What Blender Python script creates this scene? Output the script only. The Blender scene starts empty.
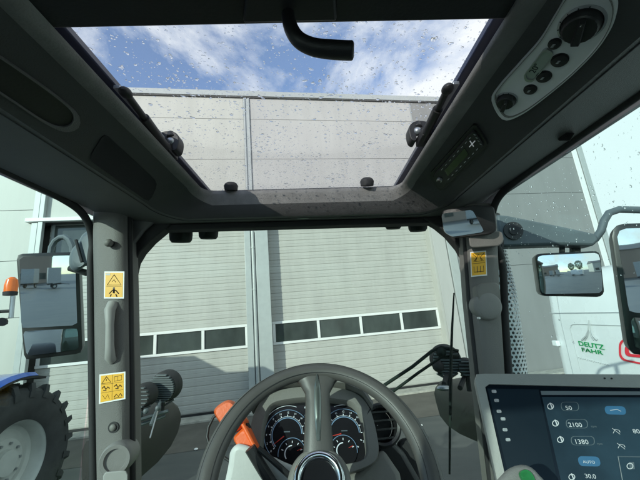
import bpy, bmesh, math, random
from mathutils import Vector as V, Matrix
random.seed(7)
sc = bpy.context.scene
COL = sc.collection
# ------------------------------------------------------------------ camera
EYE = V((0, 0, 2.6))
FPX = 320.0                                   # focal length in pixels of a 640 px wide picture
CAB_ROLL = math.radians(3.2)                  # the tractor stands a little crooked on the yard
ROLL, PITCH, YAW = math.radians(1.7), math.radians(13.35), math.radians(0.6)
CF = V((math.sin(YAW)*math.cos(PITCH), math.cos(YAW)*math.cos(PITCH), math.sin(PITCH)))
R0 = V((math.cos(YAW), -math.sin(YAW), 0)); U0 = R0.cross(CF)
CR = R0*math.cos(ROLL) - U0*math.sin(ROLL); CU = U0*math.cos(ROLL) + R0*math.sin(ROLL)
CABM = Matrix.Rotation(CAB_ROLL, 3, 'Y')
cam_d = bpy.data.cameras.new('camera'); cam = bpy.data.objects.new('camera', cam_d); COL.objects.link(cam)
cam_d.sensor_width = 36; cam_d.lens = 36*FPX/640; cam_d.clip_start = 0.02; cam_d.clip_end = 3000
_r, _u, _f = CABM@CR, CABM@CU, CABM@CF
cam.matrix_world = Matrix(((_r.x, _u.x, -_f.x, EYE.x), (_r.y, _u.y, -_f.y, EYE.y), (_r.z, _u.z, -_f.z, EYE.z), (0, 0, 0, 1)))
sc.camera = cam
# ------------------------------------------------------------------ light
SUN_EL, SUN_AZ = math.radians(20), math.radians(36)      # sun low behind the driver, to the left
w = bpy.data.worlds.new('World'); sc.world = w; w.use_nodes = True
nt = w.node_tree; nt.nodes.clear()
N = nt.nodes.new; L = nt.links.new
out = N('ShaderNodeOutputWorld'); bg = N('ShaderNodeBackground'); bg.inputs[1].default_value = 0.15
sky = N('ShaderNodeTexSky'); sky.sky_type = 'NISHITA'; sky.sun_disc = False
sky.sun_elevation = SUN_EL; sky.sun_rotation = math.radians(180) + SUN_AZ; sky.air_density = 1.0; sky.dust_density = 0.6
tc = N('ShaderNodeTexCoord'); mp = N('ShaderNodeMapping'); mp.inputs['Scale'].default_value = (1, 1, 1.5)
mp.inputs['Location'].default_value = (0.3, 0.1, 0.55)
nz = N('ShaderNodeTexNoise'); nz.inputs['Scale'].default_value = 2.6; nz.inputs['Detail'].default_value = 8; nz.inputs['Roughness'].default_value = 0.62
nz.inputs['Distortion'].default_value = 0.3
rp = N('ShaderNodeValToRGB'); rp.color_ramp.elements[0].position = 0.45; rp.color_ramp.elements[1].position = 0.64; rp.color_ramp.elements[0].color = (0.10, 0.10, 0.10, 1)
sx_ = N('ShaderNodeSeparateXYZ'); bi_ = N('ShaderNodeMath'); bi_.operation = 'MULTIPLY_ADD'; bi_.use_clamp = True; bi_.inputs[1].default_value = 0.7; bi_.inputs[2].default_value = -0.14
ad_ = N('ShaderNodeMath'); ad_.operation = 'ADD'
mx = N('ShaderNodeMixRGB'); mx.inputs[2].default_value = (6.6, 6.8, 7.1, 1)
L(tc.outputs['Generated'], mp.inputs[0]); L(mp.outputs[0], nz.inputs[0]); L(tc.outputs['Generated'], sx_.inputs[0]); L(sx_.outputs[0], bi_.inputs[0]); L(bi_.outputs[0], ad_.inputs[0]); L(nz.outputs[0], ad_.inputs[1]); L(ad_.outputs[0], rp.inputs[0])
L(rp.outputs[0], mx.inputs[0]); tn = N('ShaderNodeMixRGB'); tn.blend_type = 'MULTIPLY'; tn.inputs[0].default_value = 1; tn.inputs[2].default_value = (1.0, 1.25, 1.6, 1); L(sky.outputs[0], tn.inputs[1]); L(tn.outputs[0], mx.inputs[1]); L(mx.outputs[0], bg.inputs[0]); L(bg.outputs[0], out.inputs[0])
sd = bpy.data.lights.new('sun', 'SUN'); sun = bpy.data.objects.new('sun', sd); COL.objects.link(sun)
sd.energy = 3.8; sd.angle = math.radians(0.5); sd.color = (1, 0.96, 0.88)
sdir = V((math.sin(SUN_AZ)*math.cos(SUN_EL), math.cos(SUN_AZ)*math.cos(SUN_EL), -math.sin(SUN_EL)))
sun.rotation_euler = sdir.to_track_quat('-Z', 'Y').to_euler(); sun.location = (-6, -8, 12)
sc.view_settings.view_transform = 'Standard'; sc.view_settings.look = 'None'
sc.view_settings.exposure = 0.22; sc.view_settings.gamma = 1; sc.view_settings.use_curve_mapping = False
sc.cycles.transparent_max_bounces = 32; sc.cycles.max_bounces = 12; sc.cycles.sample_clamp_indirect = 6

# ------------------------------------------------------------------ materials
MATS = {}
def mat(name, col, rough=0.6, metal=0.0, var=0.12, scale=6.0, bump=0.0, bscale=200.0, coat=0.0, emit=0.0, spec=0.5, col2=None, stretch=None, contrast=(0.3, 0.7)):
    m = bpy.data.materials.new(name); m.use_nodes = True; t = m.node_tree; b = t.nodes['Principled BSDF']
    b.inputs['Roughness'].default_value = rough; b.inputs['Metallic'].default_value = metal
    b.inputs['Specular IOR Level'].default_value = spec; b.inputs['Coat Weight'].default_value = coat
    co = t.nodes.new('ShaderNodeTexCoord'); mpn = t.nodes.new('ShaderNodeMapping'); t.links.new(co.outputs['Object'], mpn.inputs[0])
    if stretch: mpn.inputs['Scale'].default_value = stretch
    n = t.nodes.new('ShaderNodeTexNoise'); n.inputs['Scale'].default_value = scale; n.inputs['Detail'].default_value = 7; n.inputs['Roughness'].default_value = 0.6
    t.links.new(mpn.outputs[0], n.inputs[0])
    r = t.nodes.new('ShaderNodeValToRGB'); r.color_ramp.elements[0].position = contrast[0]; r.color_ramp.elements[1].position = contrast[1]
    c = V(col); d = V(col2) if col2 else c*(1-var)
    c1 = c if col2 else c*(1+var)
    r.color_ramp.elements[0].color = (*d, 1); r.color_ramp.elements[1].color = (*[min(1, q) for q in c1], 1)
    t.links.new(n.outputs[0], r.inputs[0]); t.links.new(r.outputs[0], b.inputs['Base Color'])
    mr = t.nodes.new('ShaderNodeMapRange'); mr.inputs[3].default_value = max(0, rough-0.07); mr.inputs[4].default_value = min(1, rough+0.07)
    t.links.new(n.outputs[0], mr.inputs[0]); t.links.new(mr.outputs[0], b.inputs['Roughness'])
    if bump:
        n2 = t.nodes.new('ShaderNodeTexNoise'); n2.inputs['Scale'].default_value = bscale; n2.inputs['Detail'].default_value = 3
        t.links.new(co.outputs['Object'], n2.inputs[0])
        bp = t.nodes.new('ShaderNodeBump'); bp.inputs['Strength'].default_value = bump; bp.inputs['Distance'].default_value = 0.002
        t.links.new(n2.outputs[0], bp.inputs['Height']); t.links.new(bp.outputs[0], b.inputs['Normal'])
    if emit:
        b.inputs['Emission Color'].default_value = (*col, 1); b.inputs['Emission Strength'].default_value = emit
    MATS[name] = m; return m
def glass(name, tint, refl=0.05, rough=0.0):
    m = bpy.data.materials.new(name); m.use_nodes = True; t = m.node_tree; t.nodes.clear()
    o = t.nodes.new('ShaderNodeOutputMaterial'); tr = t.nodes.new('ShaderNodeBsdfTransparent'); gl = t.nodes.new('ShaderNodeBsdfGlossy')
    gl.inputs['Roughness'].default_value = rough; gl.inputs[0].default_value = (1, 1, 1, 1)
    lw = t.nodes.new('ShaderNodeLayerWeight'); lw.inputs[0].default_value = 0.12
    ml = t.nodes.new('ShaderNodeMath'); ml.operation = 'MULTIPLY_ADD'; ml.inputs[1].default_value = 0.22; ml.inputs[2].default_value = refl
    t.links.new(lw.outputs['Fresnel'], ml.inputs[0])
    # faint dust and smears on the pane
    co = t.nodes.new('ShaderNodeTexCoord'); n = t.nodes.new('ShaderNodeTexNoise'); n.inputs['Scale'].default_value = 5; n.inputs['Detail'].default_value = 6
    t.links.new(co.outputs['Object'], n.inputs[0])
    r = t.nodes.new('ShaderNodeValToRGB'); r.color_ramp.elements[0].color = (*[q*0.94 for q in tint], 1); r.color_ramp.elements[1].color = (*tint, 1)
    t.links.new(n.outputs[0], r.inputs[0]); t.links.new(r.outputs[0], tr.inputs[0])
    mxs = t.nodes.new('ShaderNodeMixShader'); t.links.new(ml.outputs[0], mxs.inputs[0]); t.links.new(tr.outputs[0], mxs.inputs[1]); t.links.new(gl.outputs[0], mxs.inputs[2])
    t.links.new(mxs.outputs[0], o.inputs[0]); MATS[name] = m; return m
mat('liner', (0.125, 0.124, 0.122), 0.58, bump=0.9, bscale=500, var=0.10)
mat('pillar', (0.145, 0.14, 0.132), 0.55, bump=0.6, bscale=450, var=0.14, scale=9, stretch=(1, 1, 0.3))
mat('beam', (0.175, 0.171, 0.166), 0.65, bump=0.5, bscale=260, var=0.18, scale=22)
mat('linershade', (0.055, 0.055, 0.056), 0.7, bump=0.4, bscale=350, var=0.12)
mat('dashgrey', (0.17, 0.165, 0.15), 0.6, bump=0.3, bscale=300, var=0.08)
mat('bezel', (0.30, 0.295, 0.28), 0.55, bump=0.2, bscale=400, var=0.08)
mat('black', (0.014, 0.014, 0.015), 0.5, bump=0.2, bscale=200)
mat('rubber', (0.02, 0.02, 0.021), 0.75, bump=0.3, bscale=120, var=0.25)
mat('tyre', (0.035, 0.036, 0.037), 0.85, bump=0.5, bscale=60, var=0.35, scale=4)
mat('gloss', (0.012, 0.012, 0.014), 0.16, var=0.1)
mat('blueedge', (0.03, 0.036, 0.07), 0.25, var=0.1)  # dark bluish colour of the roof window border
mat('shroud', (0.55, 0.55, 0.53), 0.5, bump=0.2)
mat('fabric', (0.022, 0.022, 0.024), 0.95, bump=0.8, bscale=900)
mat('leather', (0.075, 0.071, 0.067), 0.45, bump=0.12, bscale=600, var=0.1, scale=14)
mat('silver', (0.42, 0.43, 0.44), 0.32, metal=0.65, var=0.06)
mat('panelsilver', (0.74, 0.75, 0.75), 0.35, var=0.06)
mat('inlay', (0.16, 0.18, 0.17), 0.25, metal=0.7, var=0.1)
mat('knobgrey', (0.21, 0.205, 0.195), 0.6, bump=0.3, bscale=300)
mat('chrome', (0.7, 0.72, 0.74), 0.12, metal=1.0, var=0.04)
mat('steel', (0.35, 0.37, 0.39), 0.35, metal=0.8, var=0.15)
mat('mirrorblack', (0.007, 0.008, 0.008), 0.35, var=0.2)
mat('mirror', (0.78, 0.82, 0.83), 0.02, metal=1.0, var=0.02); MATS['mirror'].node_tree.nodes['Principled BSDF'].inputs['Roughness'].default_value = 0.02
for lk in list(MATS['mirror'].node_tree.links):
    if lk.to_socket.name == 'Roughness': MATS['mirror'].node_tree.links.remove(lk)
mat('armblue', (0.085, 0.105, 0.115), 0.5, bump=0.2, bscale=300)
mat('yellow', (0.80, 0.42, 0.02), 0.45, var=0.05)
mat('white', (0.78, 0.78, 0.76), 0.45, var=0.03)
mat('orange', (0.75, 0.12, 0.02), 0.38, var=0.08, bump=0.2, bscale=150)
mat('vanwhite', (0.76, 0.78, 0.78), 0.28, var=0.05, coat=0.4, scale=1.5)
mat('vangrey', (0.35, 0.37, 0.38), 0.5)
mat('green', (0.0, 0.32, 0.09), 0.5, var=0.04)
mat('red', (0.75, 0.03, 0.05), 0.5, var=0.04)
mat('faint', (0.45, 0.47, 0.47), 0.5, var=0.04)
mat('bluepaint', (0.01, 0.09, 0.42), 0.3, coat=0.5, var=0.06)
mat('rimgrey', (0.46, 0.47, 0.45), 0.5, var=0.12, scale=3)
mat('fendertop', (0.012, 0.013, 0.013), 0.5, var=0.3, scale=8, bump=0.3, bscale=120)
mat('hoodgreen', (0.10, 0.22, 0.03), 0.3, coat=0.5)
mat('cream', (0.47, 0.47, 0.43), 0.5, var=0.07, scale=1.1, stretch=(1.6, 1, 0.25))
mat('palewall', (0.43, 0.425, 0.41), 0.5, var=0.07, scale=1.1, stretch=(1.6, 1, 0.25))
mat('greywall', (0.24, 0.24, 0.235), 0.5, var=0.08, scale=1.1, stretch=(1.6, 1, 0.25))
mat('doorgrey', (0.43, 0.425, 0.395), 0.48, var=0.07, scale=1.6, stretch=(2.2, 1, 0.3), bump=0.4, bscale=3)
mat('trim', (0.40, 0.425, 0.42), 0.45, var=0.05, metal=0.1)
mat('trimwhite', (0.74, 0.74, 0.73), 0.45, var=0.03)
mat('shade_gap', (0.10, 0.10, 0.10), 0.8)
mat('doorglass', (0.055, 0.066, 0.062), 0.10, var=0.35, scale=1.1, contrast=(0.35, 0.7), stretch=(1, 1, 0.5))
mat('asphalt', (0.085, 0.09, 0.088), 0.55, var=0.3, scale=0.8, bump=1.0, bscale=60, col2=(0.05, 0.057, 0.06), stretch=(0.5, 1.6, 1), contrast=(0.38, 0.62))
mat('asphaltold', (0.125, 0.115, 0.10), 0.85, var=0.3, scale=2.0, bump=1.0, bscale=45, col2=(0.085, 0.078, 0.068))
mat('concrete', (0.36, 0.35, 0.31), 0.85, var=0.25, scale=7, bump=0.6, bscale=30)
mat('brickfar', (0.30, 0.24, 0.20), 0.8); mat('rooffar', (0.12, 0.12, 0.13), 0.7)
mat('leaf', (0.045, 0.085, 0.02), 0.7, var=0.5, scale=3); mat('bark', (0.10, 0.075, 0.055), 0.9)
mat('screen', (0.006, 0.010, 0.016), 0.2, spec=0.2)
mat('scr_panel', (0.010, 0.022, 0.032), 0.3, spec=0.15, emit=0.55, var=0.5, scale=9); mat('scr_dark', (0.004, 0.009, 0.014), 0.3, spec=0.15, emit=0.5)
mat('scr_text', (0.30, 0.33, 0.34), 0.4, emit=0.5); mat('scr_dim', (0.05, 0.07, 0.08), 0.4, emit=0.5)
mat('scr_blue', (0.01, 0.06, 0.12), 0.4, emit=0.7)
mat('scr_icon', (0.16, 0.18, 0.19), 0.4, emit=0.4, var=0.5, scale=300)
mat('dial_white', (0.6, 0.65, 0.7), 0.4, emit=0.08); mat('dial_blue', (0.12, 0.20, 0.30), 0.4, emit=0.15); mat('dial_red', (0.4, 0.03, 0.02), 0.4, emit=0.1)
mat('lcd', (0.36, 0.42, 0.37), 0.3, var=0.03); mat('greenlamp', (0.02, 0.16, 0.05), 0.35, emit=0.05, var=0.4, scale=60)
mat('amberlens', (0.85, 0.17, 0.02), 0.2, var=0.1)
glass('g_front', (0.87, 0.95, 0.91), 0.006); glass('g_side', (0.83, 0.945, 0.92), 0.004); glass('g_roof', (0.95, 0.96, 0.955), 0.008)
def drops_mat():
    m = bpy.data.materials.new('water_drop'); m.use_nodes = True; b = m.node_tree.nodes['Principled BSDF']
    b.inputs['Base Color'].default_value = (1, 1, 1, 1); b.inputs['Roughness'].default_value = 0.0; b.inputs['IOR'].default_value = 1.33
    b.inputs['Transmission Weight'].default_value = 1.0; MATS['drop'] = m
drops_mat()
def perf_mat():          # punched sheet: staggered round holes in the steel
    m = bpy.data.materials.new('perforated'); m.use_nodes = True; t = m.node_tree; b = t.nodes['Principled BSDF']
    b.inputs['Base Color'].default_value = (0.62, 0.64, 0.64, 1); b.inputs['Metallic'].default_value = 0.2; b.inputs['Roughness'].default_value = 0.4
    uv = t.nodes.new('ShaderNodeUVMap'); sp = t.nodes.new('ShaderNodeSeparateXYZ'); t.links.new(uv.outputs[0], sp.inputs[0])
    def mth(op, a, c=None, d=None):
        n = t.nodes.new('ShaderNodeMath'); n.operation = op
        for i, q in enumerate((a, c, d)):
            if q is None: continue
            if isinstance(q, (int, float)): n.inputs[i].default_value = q
            else: t.links.new(q, n.inputs[i])
        return n.outputs[0]
    row = mth('FLOOR', sp.outputs[1]); off = mth('MULTIPLY', mth('MODULO', row, 2.0), 0.5)
    fx = mth('SUBTRACT', mth('FRACT', mth('ADD', sp.outputs[0], off)), 0.5); fy = mth('SUBTRACT', mth('FRACT', sp.outputs[1]), 0.5)
    fy = mth('MULTIPLY', fy, 0.87)
    d2 = mth('ADD', mth('MULTIPLY', fx, fx), mth('MULTIPLY', fy, fy)); hole = mth('LESS_THAN', d2, 0.10)
    tr = t.nodes.new('ShaderNodeBsdfTransparent'); ms = t.nodes.new('ShaderNodeMixShader'); o = t.nodes['Material Output']
    t.links.new(hole, ms.inputs[0]); t.links.new(b.outputs[0], ms.inputs[1]); t.links.new(tr.outputs[0], ms.inputs[2]); t.links.new(ms.outputs[0], o.inputs[0])
    MATS['perf'] = m
perf_mat()

# ------------------------------------------------------------------ mesh builder
class MB:
    def __init__(s): s.v = []; s.f = []; s.m = []; s.mats = []; s.uv = {}
    def mi(s, m):
        if m not in s.mats: s.mats.append(m)
        return s.mats.index(m)
    def add(s, vs, fs, m):
        b = len(s.v); s.v += [V(p) for p in vs]; k = s.mi(m)
        for f in fs: s.f.append([b+i for i in f]); s.m.append(k)
        return s
    def box(s, a, b, m, R=None, o=None):
        x0, y0, z0 = a; x1, y1, z1 = b
        vs = [V((x, y, z)) for z in (z0, z1) for x, y in ((x0, y0), (x1, y0), (x1, y1), (x0, y1))]
        if R is not None: vs = [R@p for p in vs]
        if o is not None: vs = [p+V(o) for p in vs]
        return s.add(vs, [(3, 2, 1, 0), (4, 5, 6, 7), (0, 1, 5, 4), (1, 2, 6, 5), (2, 3, 7, 6), (3, 0, 4, 7)], m)
    def loops(s, lps, m, cap0=True, cap1=True, closed=True):   # lps: list of equal-length point loops
        n = len(lps[0]); vs = [p for l in lps for p in l]; fs = []
        for i in range(len(lps)-1):
            for j in range(n if closed else n-1):
                k = (j+1) % n; fs.append((i*n+j, i*n+k, (i+1)*n+k, (i+1)*n+j))
        if cap0: fs.append(tuple(range(n-1, -1, -1)))
        if cap1: fs.append(tuple((len(lps)-1)*n+j for j in range(n)))
        return s.add(vs, fs, m)
    def tube(s, pts, r, m, n=12, flat=1.0, cap=True):
        pts = [V(p) for p in pts]; rs = r if isinstance(r, (list, tuple)) else [r]*len(pts); lps = []
        up = None
        for i, p in enumerate(pts):
            t = (pts[min(i+1, len(pts)-1)] - pts[max(i-1, 0)]).normalized()
            if up is None: up = V((0, 0, 1)) if abs(t.z) < 0.9 else V((1, 0, 0))
            a = t.cross(up).normalized(); up = a.cross(t).normalized()
            lps.append([p + (a*math.cos(q)*rs[i] + up*math.sin(q)*rs[i]*flat) for q in [2*math.pi*j/n for j in range(n)]])
        return s.loops(lps, m, cap, cap)
    def cyl(s, c, ax, r, h, m, n=32, r2=None, bev=0.0):   # from c along ax
        c = V(c); ax = V(ax).normalized(); a = ax.orthogonal().normalized(); b = ax.cross(a); r2 = r if r2 is None else r2
        prof = [(r, 0), (r2, h)] if not bev else [(r, 0), (r2, h-bev), (r2-bev*0.3, h-bev*0.3), (r2-bev, h)]
        return s.loops([[c + ax*z + (a*math.cos(q)+b*math.sin(q))*rr for q in [2*math.pi*j/n for j in range(n)]] for rr, z in prof], m)
    def lathe(s, c, ax, prof, m, n=48, cap0=False, cap1=False):
        c = V(c); ax = V(ax).normalized(); a = ax.orthogonal().normalized(); b = ax.cross(a)
        return s.loops([[c + ax*z + (a*math.cos(q)+b*math.sin(q))*rr for q in [2*math.pi*j/n for j in range(n)]] for rr, z in prof], m, cap0, cap1)
    def sphere(s, c, r, m, n=10, sc3=(1, 1, 1)):
        c = V(c); lps = []
        for i in range(1, n):
            a = math.pi*i/n; lps.append([c + V((math.sin(a)*math.cos(q)*r*sc3[0], math.sin(a)*math.sin(q)*r*sc3[1], math.cos(a)*r*sc3[2])) for q in [2*math.pi*j/(n*2) for j in range(n*2)]])
        return s.loops(lps, m)
    def prism(s, pts, d, m):                               # polygon extruded by vector d
        return s.loops([[V(p) for p in pts], [V(p)+V(d) for p in pts]], m)
    def build(s, name, parent=None, smooth=False, bevel=0.0, sub=0, off=(0, 0, 0), seg=2, angle=35):
        me = bpy.data.meshes.new(name); o = V(off)
        me.from_pydata([tuple(p+o) for p in s.v], [], s.f)
        for m in s.mats: me.materials.append(MATS[m])
        me.polygons.foreach_set('material_index', s.m); me.update()
        bm = bmesh.new(); bm.from_mesh(me); bmesh.ops.recalc_face_normals(bm, faces=bm.faces); bm.to_mesh(me); bm.free()
        ob = bpy.data.objects.new(name, me); COL.objects.link(ob)
        if parent is not None: ob.parent = parent
        if bevel:
            bv = ob.modifiers.new('b', 'BEVEL'); bv.width = bevel; bv.segments = seg; bv.limit_method = 'ANGLE'; bv.angle_limit = math.radians(40)
        if sub:
            su = ob.modifiers.new('s', 'SUBSURF'); su.levels = sub; su.render_levels = sub
        if smooth or bevel:
            me.polygons.foreach_set('use_smooth', [True]*len(me.polygons))
            me.set_sharp_from_angle(angle=math.radians(angle))
        return ob
def tag(o, label, cat=None, group=None, kind=None):
    o['label'] = label
    if cat: o['category'] = cat
    if group: o['group'] = group
    if kind: o['kind'] = kind
    return o
def empty(name, loc=(0, 0, 0), rot=(0, 0, 0)):
    o = bpy.data.objects.new(name, None); COL.objects.link(o); o.location = loc; o.rotation_euler = rot; o.empty_display_size = 0.2; return o
# ---- where a line of sight of the design view meets a real plane (cab coordinates, eye at origin)
def ray(px, py): return CF + CR*((px-320)/FPX) - CU*((py-240)/FPX)
def PY(px, py, y): d = ray(px, py); return d*(y/d.y)
def PX(px, py, x): d = ray(px, py); return d*(x/d.x)
def PZ(px, py, z): d = ray(px, py); return d*(z/d.z)
class Plane:
    def __init__(s, p, n, up=(0, 0, 1)):
        s.p = V(p); s.n = V(n).normalized(); s.u = V(up).cross(s.n).normalized(); s.v = s.n.cross(s.u)   # u right, v up seen from n side
    def at(s, px, py, h=0.0): d = ray(px, py); return d*(s.p.dot(s.n)/d.dot(s.n)) + s.n*h
    def many(s, pts, h=0.0): return [s.at(x, y, h) for x, y in pts]
def smooth_loop(pts, n=64):                                # closed Catmull-Rom, resampled evenly
    m = len(pts); out = []
    for i in range(m):
        p0, p1, p2, p3 = [V((*pts[(i+k-1) % m], 0)) for k in range(4)]
        for j in range(12):
            t = j/12; out.append(0.5*((2*p1)+(p2-p0)*t+(2*p0-5*p1+4*p2-p3)*t*t+(3*p1-p0-3*p2+p3)*t**3))
    return resample(out, n)
def resample(out, n):
    L_ = [0]
    for i in range(len(out)): L_.append(L_[-1] + (out[(i+1) % len(out)]-out[i]).length)
    res = []; k = 0
    for q in range(n):
        d = L_[-1]*q/n
        while L_[k+1] < d: k += 1
        t = (d-L_[k])/max(1e-9, L_[k+1]-L_[k]); p = out[k].lerp(out[(k+1) % len(out)], t); res.append((p.x, p.y))
    return res
def round_poly(pts, r, n=64):                              # polygon with rounded corners, r in pixels
    m = len(pts); out = []
    for i in range(m):
        a, b, c = V((*pts[i-1], 0)), V((*pts[i], 0)), V((*pts[(i+1) % m], 0))
        rr = min(r, (a-b).length*0.45, (c-b).length*0.45)
        s0 = b+(a-b).normalized()*rr; s1 = b+(c-b).normalized()*rr
        for j in range(9): t = j/8; out.append(s0*(1-t)**2 + b*2*t*(1-t) + s1*t*t)
    return resample(out, n)
def scaled(pts, k):
    cx = sum(p[0] for p in pts)/len(pts); cy = sum(p[1] for p in pts)/len(pts)
    return [(cx+(x-cx)*k, cy+(y-cy)*k) for x, y in pts]
def align(a, b):                                           # rotate b so its first point is nearest a's
    k = min(range(len(b)), key=lambda i: (b[i][0]-a[0][0])**2+(b[i][1]-a[0][1])**2); return b[k:]+b[:k]
def text_into(mb, s, o, u, v, size, m, h=0.0008, font_x=1.0, center=False):
    cu = bpy.data.curves.new('t', 'FONT'); cu.body = s; cu.size = size; cu.extrude = h; cu.resolution_u = 3
    if center: cu.align_x = 'CENTER'
    ob = bpy.data.objects.new('t', cu); COL.objects.link(ob)
    me = bpy.data.meshes.new_from_object(ob.evaluated_get(bpy.context.evaluated_depsgraph_get()))
    n = V(u).normalized().cross(V(v).normalized())
    mb.add([V(o)+V(u)*(p.co.x*font_x)+V(v)*p.co.y+n*(p.co.z+h) for p in me.vertices], [tuple(f.vertices) for f in me.polygons], m)
    bpy.data.objects.remove(ob); bpy.data.curves.remove(cu); bpy.data.meshes.remove(me)

# ================================================================== GROUND
def sheet(name, x0, x1, y0, y1, z, m, label):
    o = MB().add([(x0, y0, z), (x1, y0, z), (x1, y1, z), (x0, y1, z)], [(0, 1, 2, 3)], m).build(name)
    o['kind'] = 'structure'; o['label'] = label; return o
sheet('ground', -900, 900, -900, 900, 0.0, 'asphalt', 'dark grey asphalt yard in front of the hall')
# ================================================================== WAREHOUSE (local s along the wall, d out of the wall, z up)
TH = math.radians(8.5); WD = 10.85
wh = empty('warehouse', (0, 0, 0), (0, 0, TH))
wh.location = (-math.sin(TH)*WD, math.cos(TH)*WD, 0)
tag(wh, 'long pale metal-clad hall with two big sectional doors across the yard', 'building')
def W(s, z, d=0.0): return (s, -d, z)
def wbox(mb, s0, s1, z0, z1, d0, d1, m): mb.box((s0, -d1, z0), (s1, -d0, z1), m)
SL, SR, TOP = -34.0, 13.9, 10.95
JZ = [0.0, 1.75, 3.4, 5.05, 6.7, 8.35, 10.0, 10.95]
def panels(s0, s1, zlist, m, name, lab=None, thick=0.5):
    mb = MB(); g = 0.006
    for a, b in zip(zlist[:-1], zlist[1:]): wbox(mb, s0, s1, a+g, b-g, -0.02, 0.0, m)
    wbox(mb, s0+0.002, s1-0.002, zlist[0], zlist[-1], -thick, -0.02-0.002, 'shade_gap')
    o = mb.build(name, wh, bevel=0.004)
    if lab: o['label'] = lab
    return o
DZ = 6.2
panels(SL, -7.15, [0, 1.6, 3.3, 5.0, 6.62, 8.35, 10.0, TOP], 'cream', 'wall', 'cream wall panels left of the doors')
panels(-7.13, -0.62, [DZ, 8.35, 10.0, TOP], 'cream', 'wall', 'cream panels above the left door')
panels(-0.37, 6.12, [DZ, 8.35, 10.0, TOP], 'palewall', 'wall', 'pale grey panels above the right door')
panels(6.16, SR, [0, 3.85, 6.75, 8.35, 10.0, TOP], 'greywall', 'wall', 'mid grey panels right of the doors')
b = MB(); wbox(b, SL, SR, 0, TOP, -0.75, -0.6, 'shade_gap')      # core behind the skin and side walls
wbox(b, SL, SL+0.3, 0, TOP, -24, -0.75, 'cream'); wbox(b, SR-0.3, SR, 0, TOP, -24, -0.5, 'greywall'); wbox(b, SL, SR, 0, TOP, -24.2, -24, 'cream')
b.build('end_wall', wh)
b = MB(); wbox(b, SL-0.1, SR+0.1, TOP+0.003, TOP+0.23, -24.3, 0.07, 'trim'); wbox(b, SL-0.1, SR+0.1, TOP-0.05, TOP+0.0, 0.003, 0.05, 'shade_gap'); b.build('roof_edge', wh, bevel=0.01)
b = MB(); wbox(b, -0.615, -0.375, DZ, TOP-0.06, -0.05, 0.012, 'trim'); wbox(b, -0.60, -0.545, DZ, TOP-0.07, 0.014, 0.05, 'trim'); wbox(b, -0.445, -0.39, DZ, TOP-0.07, 0.014, 0.05, 'trim'); b.build('joint_strip', wh, bevel=0.005)
b = MB(); wbox(b, 6.125, 6.155, 0, TOP-0.06, -0.05, 0.010, 'trim'); b.build('joint_strip', wh)
b = MB(); wbox(b, SR-0.55, SR-0.30, 0, TOP-0.06, 0.003, 0.03, 'trimwhite'); wbox(b, SR-0.24, SR+0.02, 0, TOP-0.06, 0.003, 0.04, 'trim'); b.build('corner_trim', wh, bevel=0.006)
b = MB(); wbox(b, -7.15, -6.98, 0, 8.3, 0.003, 0.09, 'trim'); wbox(b, -6.95, -6.82, 0, 8.3, 0.003, 0.13, 'trim'); b.build('corner_trim', wh, bevel=0.008)
b = MB()       # flashing profile and downpipe between the two doors
wbox(b, -0.72, -0.52, 0, DZ+0.1, -0.35, 0.10, 'trim'); wbox(b, -0.52, -0.36, 0, DZ, -0.35, 0.03, 'trim')
wbox(b, -0.36, 0.07, 0, DZ+0.12, -0.35, 0.12, 'trim')
b.build('door_post', wh, bevel=0.012)
b = MB(); b.tube([W(-0.44, z, 0.10) for z in (0.25, 2, 4, 5.6)], 0.055, 'trim', 16)
for z in (0.5, 3.6, 5.0): b.tube([W(-0.44, z, 0.10), W(-0.44, z+0.05, 0.10)], 0.066, 'trim', 16)
b.build('downpipe', wh, smooth=True)
b = MB(); wbox(b, 6.12, 6.62, 0, DZ, 0.003, 0.05, 'palewall'); wbox(b, 6.66, 6.98, 0, DZ+0.4, 0.003, 0.07, 'trim'); b.build('door_surround', wh, bevel=0.006)
b = MB(); wbox(b, 6.03, 6.115, 0, DZ, -0.40, 0.045, 'doorgrey'); b.build('door_jamb', wh, bevel=0.005)
b = MB(); wbox(b, -7.3, -0.75, DZ-0.02, DZ+0.10, 0.004, 0.16, 'trimwhite'); b.build('lintel_strip', wh, bevel=0.01)
b = MB(); wbox(b, 0.09, 6.6, DZ-0.02, DZ+0.08, 0.006, 0.08, 'trim'); b.build('lintel_strip', wh, bevel=0.01)
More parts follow.
